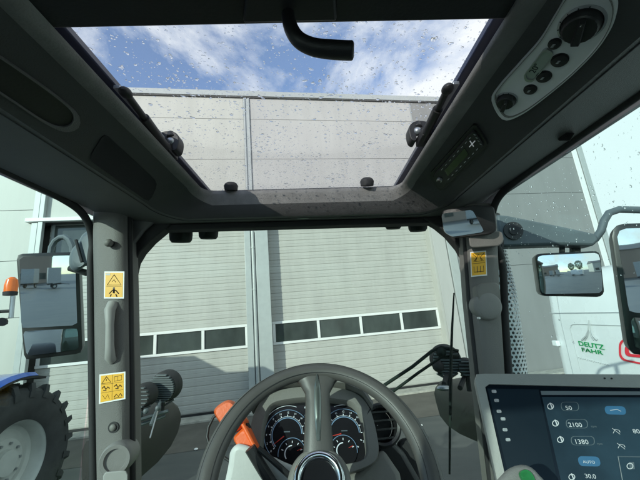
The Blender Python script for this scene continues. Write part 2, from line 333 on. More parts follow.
def garage(s0, s1, mull, lab, shade_panel=None):
    g = MB(); RZ = 0.235; dd = -0.28
    zs = []; z = 0.02
    wz0, wz1 = 1.80, 2.54
    def ribs(z0, z1):
        n = max(1, round((z1-z0)/RZ)); st = (z1-z0)/n; pts = []
        for i in range(n):
            a = z0+i*st
            pts += [(a, dd-0.014), (a+0.022, dd-0.012), (a+0.034, dd), (a+st*0.5, dd+0.002), (a+st*0.5+0.01, dd-0.004), (a+st*0.5+0.02, dd+0.002), (a+st-0.012, dd)]
        pts.append((z1, dd-0.014)); return pts
    for z0, z1 in ((0.04, wz0), (wz1, DZ)):
        pr = ribs(z0, z1); vs = []; 
        for zz, d_ in pr: vs += [W(s0, zz, d_), W(s1, zz, d_)]
        g.add(vs, [(2*i, 2*i+1, 2*i+3, 2*i+2) for i in range(len(pr)-1)], 'doorgrey')
    wbox(g, s0, s1, 0.02, DZ, -0.40, -0.32, 'doorgrey')
    d = g.build('garage_door', wh); d['label'] = lab
    f = MB()
    wbox(f, s0, s1, wz1-0.08, wz1+0.0, -0.31, -0.235, 'trimwhite'); wbox(f, s0, s1, wz0, wz0+0.08, -0.31, -0.235, 'trimwhite')
    for m_ in mull: wbox(f, m_-0.045, m_+0.045, wz0+0.082, wz1-0.082, -0.31, -0.238, 'trimwhite')
    f.build('window_frame', d, bevel=0.006)
    for a, c in zip(mull[:-1], mull[1:]):
        p = MB(); wbox(p, a+0.047, c-0.047, wz0+0.084, wz1-0.084, -0.315, -0.275, 'doorglass'); p.build('window_pane', d)
    sl = MB(); wbox(sl, s0, s1, 0.0, 0.05, -0.31, -0.22, 'rubber'); sl.build('door_seal', d)
    if shade_panel:
        p = MB(); wbox(p, shade_panel[0], shade_panel[1], shade_panel[2], shade_panel[3], -0.30, -0.255, 'doorglass'); p.build('upper_shade_panel', d)  # dark panel stands for the shade below the lintel
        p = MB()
        for q in (shade_panel[0], shade_panel[1]): wbox(p, q-0.04, q+0.04, shade_panel[2]-0.06, shade_panel[3]+0.04, -0.30, -0.24, 'trim')
        wbox(p, shade_panel[0]+0.042, shade_panel[1]-0.042, shade_panel[2]-0.06, shade_panel[2]+0.02, -0.30, -0.24, 'trim'); p.build('window_frame', d)  # trim strips around the dark panel
garage(-6.82, -0.725, [-6.76, -5.02, -3.55, -2.12, -0.76], 'left sectional door with an upper dark panel standing for shade', shade_panel=(-6.72, -4.75, 4.9, 6.15))
garage(0.075, 6.03, [0.13, 1.62, 3.11, 4.60, 6.0], 'right sectional door beside the downpipe')
b = MB(); b.box((SL, -0.62, 0), (SR, -0.07, 0.06), 'concrete'); b.build('plinth_strip', wh, bevel=0.01)
o = MB().add([V((math.cos(TH)*s-math.sin(TH)*(WD-d), math.sin(TH)*s+math.cos(TH)*(WD-d), 0.004)) for s, d in ((-34, 0.6), (-34, 2.3), (40, 2.3+0.9), (40, 0.6))], [(0, 1, 2, 3)], 'asphaltold').build('paved_strip')
o['kind'] = 'structure'; o['label'] = 'brownish older asphalt strip along the foot of the hall'
for i, (x, y) in enumerate(((-2.9, 7.84), (2.09, 7.98))):
    o = MB().sphere((x, y, 0.018), 0.04, 'white', 5, (1.2, 1, 0.5)).build('stone', smooth=True)
    tag(o, ('small pale stone on the asphalt left of the steering wheel', 'small pale stone on the asphalt right of the steering wheel')[i], 'stone')

# ================================================================== WHITE VAN on the right
VX, VY0, VTOP = 3.55, -0.9, 2.92
_d = CABM@ray(551, 330); VY1 = _d.y*VX/_d.x
van = empty('white_van', (VX+1.0, (VY0+VY1)/2, 0)); tag(van, 'tall white van with green and red lettering on its side parked at the right', 'van')
VO = V((VX+1.0, (VY0+VY1)/2, 0))
def vprof(y, k=1.0):      # cross-section of the van body at y
    x0, x1 = VX, VX+2.0; ins = 0.0 if k == 1 else (1-k)
    P = [(x0+0.03, 0.45), (x0, 0.7), (x0, 1.5), (x0+0.015, 2.2), (x0+0.06, 2.68), (x0+0.14, 2.86), (x0+0.30, VTOP), (x1-0.30, VTOP), (x1-0.14, 2.86), (x1-0.06, 2.68), (x1-0.015, 2.2), (x1, 1.5), (x1, 0.7), (x1-0.03, 0.45)]
    cx, cz = (x0+x1)/2, 1.6
    return [V((cx+(x-cx)*k, y, cz+(z-cz)*k)) for x, z in P]
b = MB().loops([vprof(VY0, 0.93), vprof(VY0+0.10, 0.99), vprof(VY0+0.2), vprof(VY1-0.14), vprof(VY1-0.05, 0.99), vprof(VY1, 0.95)], 'vanwhite')
b.build('body', van, smooth=True, off=-VO, angle=50)
def vside(mb, y0, y1, z0, z1, m, d=0.006, px=VX): mb.box((px-d, y0, z0), (px+0.01, y1, z1), m)
b = MB()
def vline(pts, r=0.006, m='vangrey'): b.tube([V(p) for p in pts], r, m, 6)
vx = VX-0.001
# door seams and the pressed panel outline
def VPy(px, py): d = CABM@ray(px, py); t = (VX)/d.x; q = EYE+d*t; return q.y, q.z
y1, z1 = VPy(558, 313); vline([(vx, y1, 0.7), (vx, y1, 1.5), (vx+0.012, y1, 2.2), (vx+0.05, y1, 2.62)], 0.005)
vline([(vx+0.012, VY1-.05, z1), (vx+0.012, 3.0, z1), (vx+0.012, 0, z1)], 0.004, 'faint')
y2, z2 = VPy(568.5, 324); pp = [(y2, 0.8), (y2, 1.0), (y2, z2-.06), (y2-.05, z2-.01), (y2-.12, z2), (1.2, z2), (1.1, z2-.06), (1.1, 0.9)]
vline([(vx+0.008*(z > 1.6), y, z) for y, z in pp], 0.004, 'faint')
b.build('door_seam', van, smooth=True, off=-VO)
b = MB(); vside(b, VY1-.12, VY1-.02, 1.86, 1.94, 'vanwhite', 0.05); b.build('hinge', van, bevel=0.01, off=-VO)
b = MB(); vside(b, VY1-.12, VY1-.02, 0.95, 1.03, 'vanwhite', 0.05); b.build('hinge', van, bevel=0.01, off=-VO)
def VP(px, py):      # where the sight line meets the van's side
    d = CABM@ray(px, py); t = (VX-0.004)/d.x; return EYE + d*t
b = MB()
def vtext(s, px0, py0, px1, py1, m, hgt):  # baseline from pixel to pixel
    a, c = VP(px0, py0), VP(px1, py1); u = (c-a); wdt = u.length; u.normalize(); v = u.cross(V((-1, 0, 0))).normalized()
    v = V((0, 0, 1)) if v.z > 0 else v
    cu = bpy.data.curves.new('t', 'FONT'); cu.body = s; ob = bpy.data.objects.new('t', cu); COL.objects.link(ob); bpy.context.view_layer.update(); wd = ob.dimensions.x; bpy.data.objects.remove(ob)
    cu2 = hgt/0.72; text_into(b, s, a+V((-0.002, 0, 0)), u, V((0, 0, 1)), cu2, m, 0.001, font_x=wdt/(wd*cu2))
for k_ in (0, .35): vtext('DEUTZ', 578.8+k_, 345.2, 604+k_, 349.6, 'green', 0.062)
b.build('lettering', van, off=-VO)
b = MB()
for k_ in (0, .35): vtext('FAHR', 581.8+k_, 351.2, 602.5+k_, 354.6, 'green', 0.052)
b.build('lettering', van, off=-VO)
b = MB(); b.tube([VP(577+i*1.1, 357+i*.27+(1.3 if i % 2 else 0)-(.5 if i % 3 else 0)) for i in range(30)], 0.0028, 'faint', 4)
o = b.build('small_lettering', van, off=-VO); o['label'] = 'faint worn line of small letters'
b = MB()
for sgn in (-1, 1):       # the emblem: two legs rising to a point
    ps = [VP(589.5+sgn*7.5, 340), VP(589.5+sgn*3.5, 336), VP(589.5+sgn*1.3, 330), VP(589+sgn*0.5, 320)]
    b.tube([p+V((-0.001, 0, 0)) for p in ps], [0.012, 0.009, 0.006, 0.003], 'faint', 6)
    ps = [VP(589.5+sgn*4.5, 340), VP(589.5+sgn*1.8, 336), VP(589.3+sgn*0.3, 331)]
    b.tube([p+V((-0.001, 0, 0)) for p in ps], [0.007, 0.005, 0.003], 'faint', 6)
b.build('emblem', van, off=-VO)
b = MB(); ol = round_poly([(619, 339), (650, 337), (650, 366), (619, 360)], 8, 40); il = align(ol, scaled(ol, 0.86))
L1 = [VP(*p)+V((-0.003, 0, 0)) for p in ol]; L2 = [VP(*p)+V((-0.003, 0, 0)) for p in il]; n_ = len(L1)
b.add(L1+L2, [(i, (i+1) % n_, n_+(i+1) % n_, n_+i) for i in range(n_)], 'red')
ol = round_poly([(625, 344), (645, 343), (645, 358), (625, 356)], 5, 40); il = [(x, y) for x, y in scaled(ol, 0.6)]
L1 = [VP(*p)+V((-0.003, 0, 0)) for p in ol]; L2 = [VP(*p)+V((-0.003, 0, 0)) for p in align(ol, il)]
b.add(L1+L2, [(i, (i+1) % n_, n_+(i+1) % n_, n_+i) for i in range(n_)], 'red'); b.build('logo_frame', van, off=-VO)
def wheel_simple(parent, c, ax, R, wd, name='wheel', rimmat='rimgrey', off=V((0, 0, 0))):
    c = V(c); ax = V(ax).normalized(); b = MB()
    b.lathe(c, ax, [(R*0.58, -wd*0.42), (R*0.80, -wd*0.5), (R*0.95, -wd*0.45), (R, -wd*0.3), (R, wd*0.3), (R*0.95, wd*0.45), (R*0.80, wd*0.5), (R*0.58, wd*0.42)], 'tyre')
    o = b.build(name, parent, smooth=True, off=off)
    b = MB(); b.lathe(c, ax, [(R*0.59, -wd*0.42), (R*0.52, 0), (R*0.3, wd*0.15), (R*0.15, wd*0.2), (0.001, wd*0.2)], rimmat, 32, False, True); b.lathe(c, ax, [(R*0.59, wd*0.42), (R*0.5, wd*0.1)], rimmat, 32)
    b.build('rim', o, smooth=True, off=off); return o
for y in (VY0+0.95, VY1-0.95):
    for x, s in ((VX+0.10, -1), (VX+1.9, 1)): wheel_simple(van, (x, y, 0.35), (s, 0, 0), 0.35, 0.22, off=-VO)

# ================================================================== tractor tyre with lugs
def ag_wheel(parent, c, sgn, R, wd, rimR, off, rimmat='rimgrey', nl=22):
    c = V(c); ax = V((sgn, 0, 0)); b = MB(); Rb = R*0.925
    b.lathe(c, ax, [(rimR, -wd*0.40), (rimR*1.12, -wd*0.47), ((R+rimR)/2, -wd*0.52), (Rb*0.95, -wd*0.49), (Rb, -wd*0.36), (Rb*1.01, 0), (Rb, wd*0.36), (Rb*0.95, wd*0.49), ((R+rimR)/2, wd*0.52), (rimR*1.12, wd*0.47), (rimR, wd*0.40)], 'tyre', 96)
    for side in (-1, 1):
        for i in range(nl):
            a0 = 2*math.pi*(i+(0.5 if side > 0 else 0))/nl; P = []
            for k, (xx, da, rr) in enumerate(((-0.02, 0.0, 1.0), (0.25, 0.10, 1.0), (0.47, 0.17, 0.985), (0.535, 0.185, 0.90))):
                for dw, lo in ((-0.045, 0), (-0.030, 1), (0.030, 1), (0.045, 0)):
                    a = a0+da+dw*(1.0+0.1*k); r_ = R*rr if lo else Rb*(0.975 if k < 3 else 0.86)
                    P.append(c+V((side*wd*xx, r_*math.cos(a), r_*math.sin(a))))
            f = []
            for k in range(3):
                for j in range(3): f.append((k*4+j, k*4+j+1, k*4+j+5, k*4+j+4))
            f += [(0, 1, 2, 3), (12, 13, 14, 15)]; b.add(P, f, 'tyre')
    o = b.build('wheel', parent, smooth=True, off=off, angle=40)
    b = MB(); b.lathe(c, ax, [(rimR*1.04, wd*0.42), (rimR*1.0, wd*0.38), (rimR*0.95, wd*0.30), (rimR*0.90, wd*0.06), (rimR*0.80, wd*0.02), (rimR*0.62, wd*0.06), (rimR*0.58, wd*0.10), (rimR*0.33, wd*0.12), (rimR*0.30, wd*0.24), (0.02, wd*0.26)], rimmat, 64, False, True)
    for i in range(10):
        a = 2*math.pi*i/10; b.cyl(c+V((sgn*wd*0.11, rimR*0.46*math.cos(a), rimR*0.46*math.sin(a))), ax, 0.018, 0.03, 'steel', 8)
    b.build('rim', o, smooth=True, off=off); return o
# ================================================================== BLUE TRACTOR on the left
BO = V((-5.85, 4.0, 0)); bt = empty('blue_tractor', BO); tag(bt, 'blue tractor with pale grey wheel rims parked at the left beyond the mirror', 'tractor')
ag_wheel(bt, (-4.55, 5.0, 1.0), 1, 1.02, 0.56, 0.52, -BO); ag_wheel(bt, (-7.15, 5.0, 1.0), -1, 1.02, 0.56, 0.52, -BO)
ag_wheel(bt, (-4.95, 2.1, 0.72), 1, 0.73, 0.45, 0.38, -BO, nl=18); ag_wheel(bt, (-6.75, 2.1, 0.72), -1, 0.73, 0.45, 0.38, -BO, nl=18)
for x in (-4.62, -7.08):   # rear fenders
    lp = []; 
    for i in range(13):
        a = math.radians(80+i*6.5); rr = 1.16
        ins = []
        for dx, dr in ((-0.33, 0), (0.26, 0.0), (0.33, -0.05), (0.31, -0.07), (0.25, -0.035), (-0.33, -0.035)):
            sx = dx if x > -5.85 else -dx
            ins.append(V((x+sx, 5.0+(rr+dr)*math.cos(a), 1.0+(rr+dr)*math.sin(a))))
        lp.append(ins)
    MB().loops(lp, 'bluepaint').build('fender', bt, smooth=True, off=-BO)
    lp = [[V((x+(dx if x > -5.85 else -dx), 5.0+(1.105+dr)*math.cos(math.radians(a)), 1.0+(1.105+dr)*math.sin(math.radians(a)))) for dx, dr in ((-0.3, 0), (0.33, 0), (0.33, -0.03), (-0.3, -0.03))] for a in range(72, 160, 8)]
    MB().loops(lp, 'rubber').build('fender_liner', bt, smooth=True, off=-BO)
b = MB(); b.loops([[V((-5.85+x, y, z)) for x, z in ((-.42, 1.0), (.42, 1.0), (.44, 1.55), (.30, tz), (-.30, tz), (-.44, 1.55))] for y, tz in ((1.1, 1.62), (1.3, 1.75), (2.6, 1.92), (3.9, 2.0))], 'bluepaint'); b.build('hood', bt, bevel=0.05, off=-BO)
b = MB(); b.box((-6.1, 1.3, 0.6), (-5.6, 5.6, 1.02), 'rubber'); b.box((-7.0, 4.85, 0.85), (-4.7, 5.15, 1.15), 'rubber'); b.box((-6.6, 2.0, 0.6), (-5.1, 2.2, 0.8), 'rubber'); b.build('chassis', bt, bevel=0.03, off=-BO)
b = MB()
for x in (-7.1, -5.75):
    for y in (3.1, 5.0): b.box((x-0.04, y-0.05, 1.0), (x+0.04, y+0.05, 3.38), 'rubber')
b.box((-7.15, 3.05, 1.0), (-5.7, 5.05, 1.95), 'rubber'); b.build('cab_frame', bt, bevel=0.01, off=-BO)
b = MB(); b.box((-7.3, 2.9, 3.38), (-5.72, 5.2, 3.68), 'bluepaint'); b.build('cab_roof', bt, bevel=0.08, off=-BO, seg=3)
b = MB(); b.box((-7.08, 3.16, 1.96), (-7.05, 4.94, 3.37), 'doorglass'); b.box((-5.8, 3.16, 1.96), (-5.77, 4.94, 3.37), 'doorglass'); b.box((-7.04, 4.97, 1.96), (-5.81, 4.99, 3.37), 'doorglass'); b.build('cab_window', bt, off=-BO)
def bw(px, py, y):       # world point at depth y on a sight line
    d = CABM@ray(px, py); return EYE + d*(y/d.y)
b = MB(); b.tube([V((-5.75, 5.0, 3.1)), bw(-8, 312, 5), bw(11, 311, 5)], 0.025, 'rubber', 8); b.tube([bw(11, 318, 5), bw(13, 296, 5)], 0.03, 'steel', 8); b.build('beacon_bracket', bt, smooth=True, off=-BO)
b = MB(); c = bw(10.5, 292, 5); b.lathe(c, (0, 0, 1), [(0.085, -0.05), (0.09, 0.0), (0.088, 0.003)], 'rubber', 24, True, True); b.lathe(c, (0, 0, 1), [(0.082, 0.005), (0.085, 0.1), (0.07, 0.19), (0.03, 0.23), (0.001, 0.235)], 'amberlens', 24); b.build('beacon', bt, smooth=True, off=-BO)
b = MB(); b.tube([V((-5.75, 5.0, 2.9)), bw(-4, 326, 5), bw(7, 323, 5)], 0.02, 'rubber', 8); b.cyl(bw(3, 322, 5), (0.6, -1, 0), 0.06, 0.08, 'rubber', 16); b.build('rear_lamp', bt, smooth=True, off=-BO)

GO = V((-8.9, 4.4, 0)); gt = empty('added_box_trailer', GO); tag(gt, 'high grey box trailer added out of view to cast the shadow on the left door', 'trailer')  # unseen trailer, added to throw the shadow on the left door
b = MB(); b.box((-10.0, 3.4, 1.0), (-7.75, 5.5, 4.05), 'vangrey'); b.build('box', gt, bevel=0.03, off=-GO)
b = MB(); b.box((-9.9, 3.3, 0.75), (-7.85, 5.6, 0.98), 'rubber'); b.tube([(-8.9, 3.3, 0.85), (-8.9, 1.8, 0.6)], 0.05, 'rubber', 8); b.build('chassis', gt, off=-GO)
for x, s_ in ((-9.85, -1), (-7.9, 1)): wheel_simple(gt, (x, 4.4, 0.45), (s_, 0, 0), 0.45, 0.25, off=-GO)
# ================================================================== FAR THINGS BEHIND THE TRACTOR (seen in the mirrors)
def far_building(x0, x1, y0, y1, h, m, lab):
    o = empty('far_building', ((x0+x1)/2, (y0+y1)/2, 0)); O = V(((x0+x1)/2, (y0+y1)/2, 0)); tag(o, lab, 'building')
    MB().box((x0, y0, 0), (x1, y1, h), m).build('wall', o, off=-O)
    ym = (y0+y1)/2; MB().loops([[V((x, y0-0.4, h)), V((x, ym, h+2.2)), V((x, y1+0.4, h))] for x in (x0-0.4, x1+0.4)], 'rooffar').build('roof', o, off=-O)
    n = int((x1-x0)/5)
    for i in range(n):
        xx = x0+(i+0.5)*(x1-x0)/n; MB().box((xx-1.1, y1+0.002, 1.2), (xx+1.1, y1+0.06, 3.2), 'doorglass').build('window', o, off=-O)
far_building(-130, -60, -95, -80, 8, 'palewall', 'low pale hall far behind, seen only in the left mirror')
far_building(-40, 0, -100, -85, 9, 'brickfar', 'brick shed far behind the tractor, seen only in the mirrors')
far_building(30, 110, -90, -75, 8, 'cream', 'long cream hall far behind, seen only in the right mirror')
def tree(x, y, h, lab):
    o = empty('tree', (x, y, 0)); tag(o, lab, 'tree', 'trees far behind the tractor')
    b = MB(); b.tube([(0, 0, 0), (0.1, 0, h*0.3), (0, 0.1, h*0.6)], [0.25, 0.18, 0.08], 'bark', 8)
    for i in range(6): a = i*1.05; b.tube([(0, 0, h*0.3+i*0.2), (math.cos(a)*h*0.2, math.sin(a)*h*0.2, h*0.55+i*0.1)], [0.08, 0.03], 'bark', 6)
    b.build('trunk', o, smooth=True)
    b = MB()
    for i in range(900):
        a = random.uniform(0, 6.28); u = random.uniform(-1, 1); r = random.uniform(0.5, 1)**0.6
        c = V((math.cos(a)*math.sqrt(1-u*u)*r*h*0.32, math.sin(a)*math.sqrt(1-u*u)*r*h*0.32, h*0.64+u*r*h*0.36))
        d1 = V((random.uniform(-1, 1), random.uniform(-1, 1), random.uniform(-1, 1))).normalized()*0.3; d2 = d1.orthogonal().normalized()*0.22
        b.add([c-d1, c+d2, c+d1, c-d2], [(0, 1, 2, 3)], 'leaf')
    b.build('crown', o)
for i, x in enumerate((-160, -52, -46, 12, 120, 19)): tree(x, -76-4*(i % 2), 9+(i*7 % 4), ('lone leafy tree left of the pale far hall', 'taller leafy tree between the pale far hall and the brick shed', 'lower leafy tree close to the brick shed', 'leafy tree right of the brick shed', 'lone leafy tree at the right end of the long cream hall', 'leafy tree near the left end of the long cream hall')[i])

def copy_tree(o, parent=None):
    c = o.copy(); COL.objects.link(c)
    if parent is not None: c.parent = parent
    for ch in list(o.children): copy_tree(ch, c)
    return c
for src, x, y, rz, lab in ((van, -11, -46, 1.2, 'white van far behind the tractor on the left, turned half sideways'), (van, 9, -42, -1.0, 'white van far behind the tractor on the right, turned sideways'),
                           (bt, -26, -66, 2.2, 'blue tractor parked far behind in front of the far sheds'), (gt, -4, -56, 0.4, 'grey box trailer far behind at the left'), (gt, 0, -50, 1.5, 'grey box trailer far behind between the vans')):
    c = copy_tree(src); c.location = (x, y, 0); c.rotation_euler = (0, 0, rz); c['label'] = lab; c['group'] = 'vehicles parked far behind the tractor'
# ================================================================== THE TRACTOR WE SIT IN (cab coordinates, eye at the origin)
TO = V((0, 0, 2.6))      # offset from cab coordinates to the root's local ones
tr = empty('tractor', EYE + CABM@V((0, 0, -2.6)), (0, CAB_ROLL, 0))
tag(tr, 'the tractor we sit in, dark grey cab interior with steering wheel, roof window and screens', 'tractor')
def T(mb, name, parent=None, **k): return mb.build(name, tr if parent is None else parent, off=TO, **k)
def rloop(x0, x1, y0, y1, zl, zr, zf, zb, r, m=10, k=8):
    pts = []
    cs = [((x1-r, y1-r), 0, zr, zf), ((x0+r, y1-r), 90, zf, zl), ((x0+r, y0+r), 180, zl, zb), ((x1-r, y0+r), 270, zb, zr)]
    arcs = []
    for (cx, cy), a0, za, zc in cs:
        arcs.append([V((cx+r*math.cos(math.radians(a0+90*i/k)), cy+r*math.sin(math.radians(a0+90*i/k)), za+(zc-za)*(i/k))) for i in range(k+1)])
    for i in range(4):
        pts += arcs[i]; a, b_ = arcs[i][-1], arcs[(i+1) % 4][0]
        pts += [a.lerp(b_, j/m) for j in range(1, m)]
    return pts
G = [rloop(-.47, .36, .20, 1.30, .50, .50, .505, .50, .05), rloop(-.405, .312, .25, 1.09, .45, .45, .448, .45, .05),
     rloop(-.387, .296, .27, 1.045, .434, .434, .432, .434, .045), rloop(-.392, .300, .26, 1.047, .426, .426, .418, .426, .05), rloop(-.405, .314, .25, 1.050, .422, .422, .405, .422, .055),
     rloop(-.425, .335, .23, 1.056, .425, .425, .385, .424, .065),
     rloop(-.535, .455, .12, 1.070, .374, .374, .355, .37, .09), rloop(-.545, .4625, .10, 1.082, .369, .369, .346, .365, .095), rloop(-.56, .475, .08, 1.10, .370, .371, .345, .367, .10),
     rloop(-.79, .618, -.72, 1.185, .386, .398, .360, .40, .12), rloop(-.80, .63, -.74, 1.20, .392, .402, .372, .41, .12),
     rloop(-.86, .69, -.84, 1.42, .40, .41, .455, .42, .15), rloop(-.88, .71, -.88, 1.47, .46, .47, .50, .46, .16), rloop(-.82, .65, -.8, 1.42, .535, .535, .53, .53, .16),
     rloop(-.48, .37, .19, 1.31, .545, .545, .545, .545, .05), rloop(-.475, .365, .195, 1.305, .52, .52, .52, .52, .05), rloop(-.47, .36, .20, 1.30, .50, .50, .505, .50, .05)]
b = MB(); b.loops(G[:6], 'beam', False, False); b.loops(G[5:8], 'linershade', False, False); b.loops(G[7:11], 'liner', False, False); b.loops(G[10:], 'black', False, False)
# grainy lip and beam painted paler as if sky-lit, console darker as if shaded
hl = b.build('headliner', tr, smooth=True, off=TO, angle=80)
b = MB(); b.tube([p+V((0, 0, -.0008)) for p in G[8]]+[G[8][0]+V((0, 0, -.0008))], .0013, 'black', 6, cap=False); T(b, 'trim_seam', hl)
# roof window
b = MB(); b.prism([(-.47, .20, .523), (.36, .20, .523), (.36, 1.30, .523), (-.47, 1.30, .523)], (0, 0, .005), 'g_roof'); rg = T(b, 'roof_window')
b = MB()
for p in (((-.475, .2, .505), (-.432, 1.30, .521)), ((.325, .2, .505), (.365, 1.30, .521))): b.box(p[0], p[1], 'blueedge')
b.box((-.431, 1.28, .505), (.324, 1.30, .521), 'blueedge'); T(b, 'window_border', rg, bevel=0.003)
b = MB(); rnd = random.Random(3)
def drop(c, r, ex, ang, fl, n=7):
    ca, sa = math.cos(ang), math.sin(ang); lps = []
    ph = rnd.uniform(0, 6.28)
    for rr, h in ((1.0, 0.0), (0.93, 0.38), (0.68, 0.76), (0.3, 0.97)):
        L_ = []
        for j in range(n):
            q = 2*math.pi*j/n; k = 1+0.16*math.sin(2*q+ph)+0.1*math.sin(3*q+ph*2); x, y = math.cos(q)*r*ex*rr*k, math.sin(q)*r*rr*k
            L_.append(V((c[0]+x*ca-y*sa, c[1]+x*sa+y*ca, c[2]+h*r*fl)))
        lps.append(L_)
    return lps
cl = [(rnd.uniform(-.44, .335), rnd.uniform(.36, 1.28)) for _ in range(150)]
for i in range(5200):
    x = rnd.uniform(-.44, .335); y = rnd.uniform(.36, 1.28)
    if i % 2: q = rnd.choice(cl); x = min(.335, max(-.44, rnd.gauss(q[0], .03))); y = min(1.28, max(.36, rnd.gauss(q[1], .03)))
    if i % 3 == 0: x += rnd.gauss(0, .02)
    r = min(0.0044, 0.0006+rnd.expovariate(1/0.0007))
    b.loops(drop((x, y, .5282), r, rnd.choice((1, 1.1, 1.3, 1.8)), rnd.gauss(0.5, 0.5), rnd.uniform(.35, .6)), 'drop')
o = T(b, 'raindrops', rg, smooth=True, angle=80); o['kind'] = 'stuff'; o['label'] = 'rain drops on the roof window'
# roller blind at the rear of the roof window, its grip and console
yb = PZ(300, 21, .44).y
b = MB(); b.box((-.40, .10, .435), (.31, yb, .447), 'black'); bl = T(b, 'roof_blind', bevel=0.003)
b = MB(); P1 = Plane((0, 0, .425), (0, 0, -1), (0, 1, 0)); b.prism(P1.many([(243, 24), (337, 22), (334, -30), (247, -30)]), (0, 0, .009), 'black'); T(b, 'blind_box', bl, bevel=0.004)
b = MB(); hp = [PZ(288, 14, .42), PZ(291, 28, .395), PZ(299, 40, .375), PZ(313, 47, .365), PZ(330, 49.5, .36), PZ(346, 50.5, .357), PZ(354, 50.5, .356)]
hq = []
for i in range(len(hp)-1):
    p0, p1, p2, p3 = [hp[min(max(i+k-1, 0), len(hp)-1)] for k in range(4)]
    hq += [0.5*((2*p1)+(p2-p0)*t+(2*p0-5*p1+4*p2-p3)*t*t+(3*p1-p0-3*p2+p3)*t**3) for t in (0, .2, .4, .6, .8)]
hq.append(hp[-1]); b.tube(hq, [.0095+.003*min(1, i/20) for i in range(len(hq)-2)]+[.0115, .0085], 'black', 20); T(b, 'pull_handle', bl, smooth=True, angle=60)
# gas struts with brackets
for pts, bk, pl in ([[(118, 93), (166, 152)], (171, 144), 1], [[(455, 89), (427, 138)], (418, 134), -1]):
    b = MB(); a, c = PZ(*pts[0], .462)+V((pl*.016, 0, 0)), PZ(*pts[1], .462)+V((pl*.010, 0, 0))
    b.tube([a, a.lerp(c, .35)], .0075, 'black', 12); b.tube([a.lerp(c, .35), c], .0115, 'black', 12); b.sphere(a, .0125, 'black', 7, (1, 1.3, .8))
    st = T(b, 'gas_strut', smooth=True)
    b = MB(); d = (c-a).normalized(); side = V((0, 0, 1)).cross(d)*(-pl); q0 = PZ(*bk, .49)
    b.loops([[q0+V((pl*x, dy, z)) for x, z in smooth_loop([(-.036, .012), (-.02, .028), (.006, .030), (.024, .020), (.030, .0), (.026, -.026), (.012, -.030), (.010, -.006), (-.006, .004), (-.026, -.012)], 40)] for dy in (-.018, .018)], 'black'); b.box((-.012, -.03, -.01), (.012, .03, .012), 'black', o=c)
    b.tube([PZ(bk[0], bk[1]-6, .5), PZ(bk[0], bk[1]-10, .518)], .012, 'black', 10)
    T(b, 'bracket', st, smooth=True, bevel=0.002)
    b = MB(); b.sphere(q0+V((0, -.014, .0))+side*.006, .012, 'steel', 7); b.cyl(c+V((0, -.02, 0)), (0, -1, 0), .006, .012, 'chrome', 12); T(b, 'pin', st, smooth=True)
    b = MB(); e = a+V((0.0, 0, 0)); b.box((-.007, -.03, -.004), (.007, .17, .004), 'steel', o=(e.x-pl*.021, e.y+.03, .478)); T(b, 'edge_glint', st, bevel=0.001)  # bright strip stands in for the reflection along the glass edge
for px, py in ((231, 184), (367, 179.5)):
    b = MB(); p = PZ(px, py+3, .447); b.lathe(p, (0, -.3, 1), [(.022, -.012), (.024, .004), (.02, .012), (.012, .017), (.001, .018)], 'rubber', 24, True); T(b, 'window_stop', smooth=True)
# maker's oval on the beam
b = MB(); p = PY(303, 217.5, 1.11); b.sphere(p, .022, 'steel', 8, (1.3, .25, .25)); T(b, 'beam_lamp', smooth=True)
b = MB(); b.box((-.72, 1.175, .335), (.56, 1.225, .358), 'rubber'); b.box((-.75, 1.19, .359), (.60, 1.235, .392), 'black'); T(b, 'windscreen_seal', bevel=0.004)
# ---- console panels on the roof sides
PR = Plane((.34, .6, .421), (-.41, 0, -.91), (0, 1, 0)); PR.p = V((.36, .6, .4145)) ; PR.n = V((-.42, 0, -.907)).normalized()
PLf = Plane((-.45, .6, .4145), (.42, 0, -.907), (0, 1, 0))
def flat(mb, plane, pts, h0, h1, m): mb.loops([plane.many(pts, h0), plane.many(pts, h1)], m)
def ring(mb, plane, outer, inner, h0, h1, h2, m, m2=None):
    inner = align(outer, inner); mb.loops([plane.many(outer, h0), plane.many(outer, h1), plane.many(inner, h1), plane.many(inner, h2)], m, False, False)
ac_o = smooth_loop([(492, 99), (498, 86), (519, 62), (540, 38), (556, 12), (572, -12), (598, -22), (616, -6), (616, 16), (602, 42), (575, 71), (543, 98), (520, 114), (503, 118)], 90)
b = MB(); b.loops([PR.many(ac_o, -.01), PR.many(ac_o, .004), PR.many(scaled(ac_o, .985), .007), PR.many(scaled(ac_o, .93), .0065), PR.many(scaled(ac_o, .90), .0045)], 'panelsilver'); ac = T(b, 'climate_panel', smooth=True, angle=50)
b = MB(); ring(b, PR, scaled(ac_o, .945), scaled(ac_o, .925), .0055, .0078, .0055, 'knobgrey'); T(b, 'panel_rim', ac, smooth=True, angle=50)
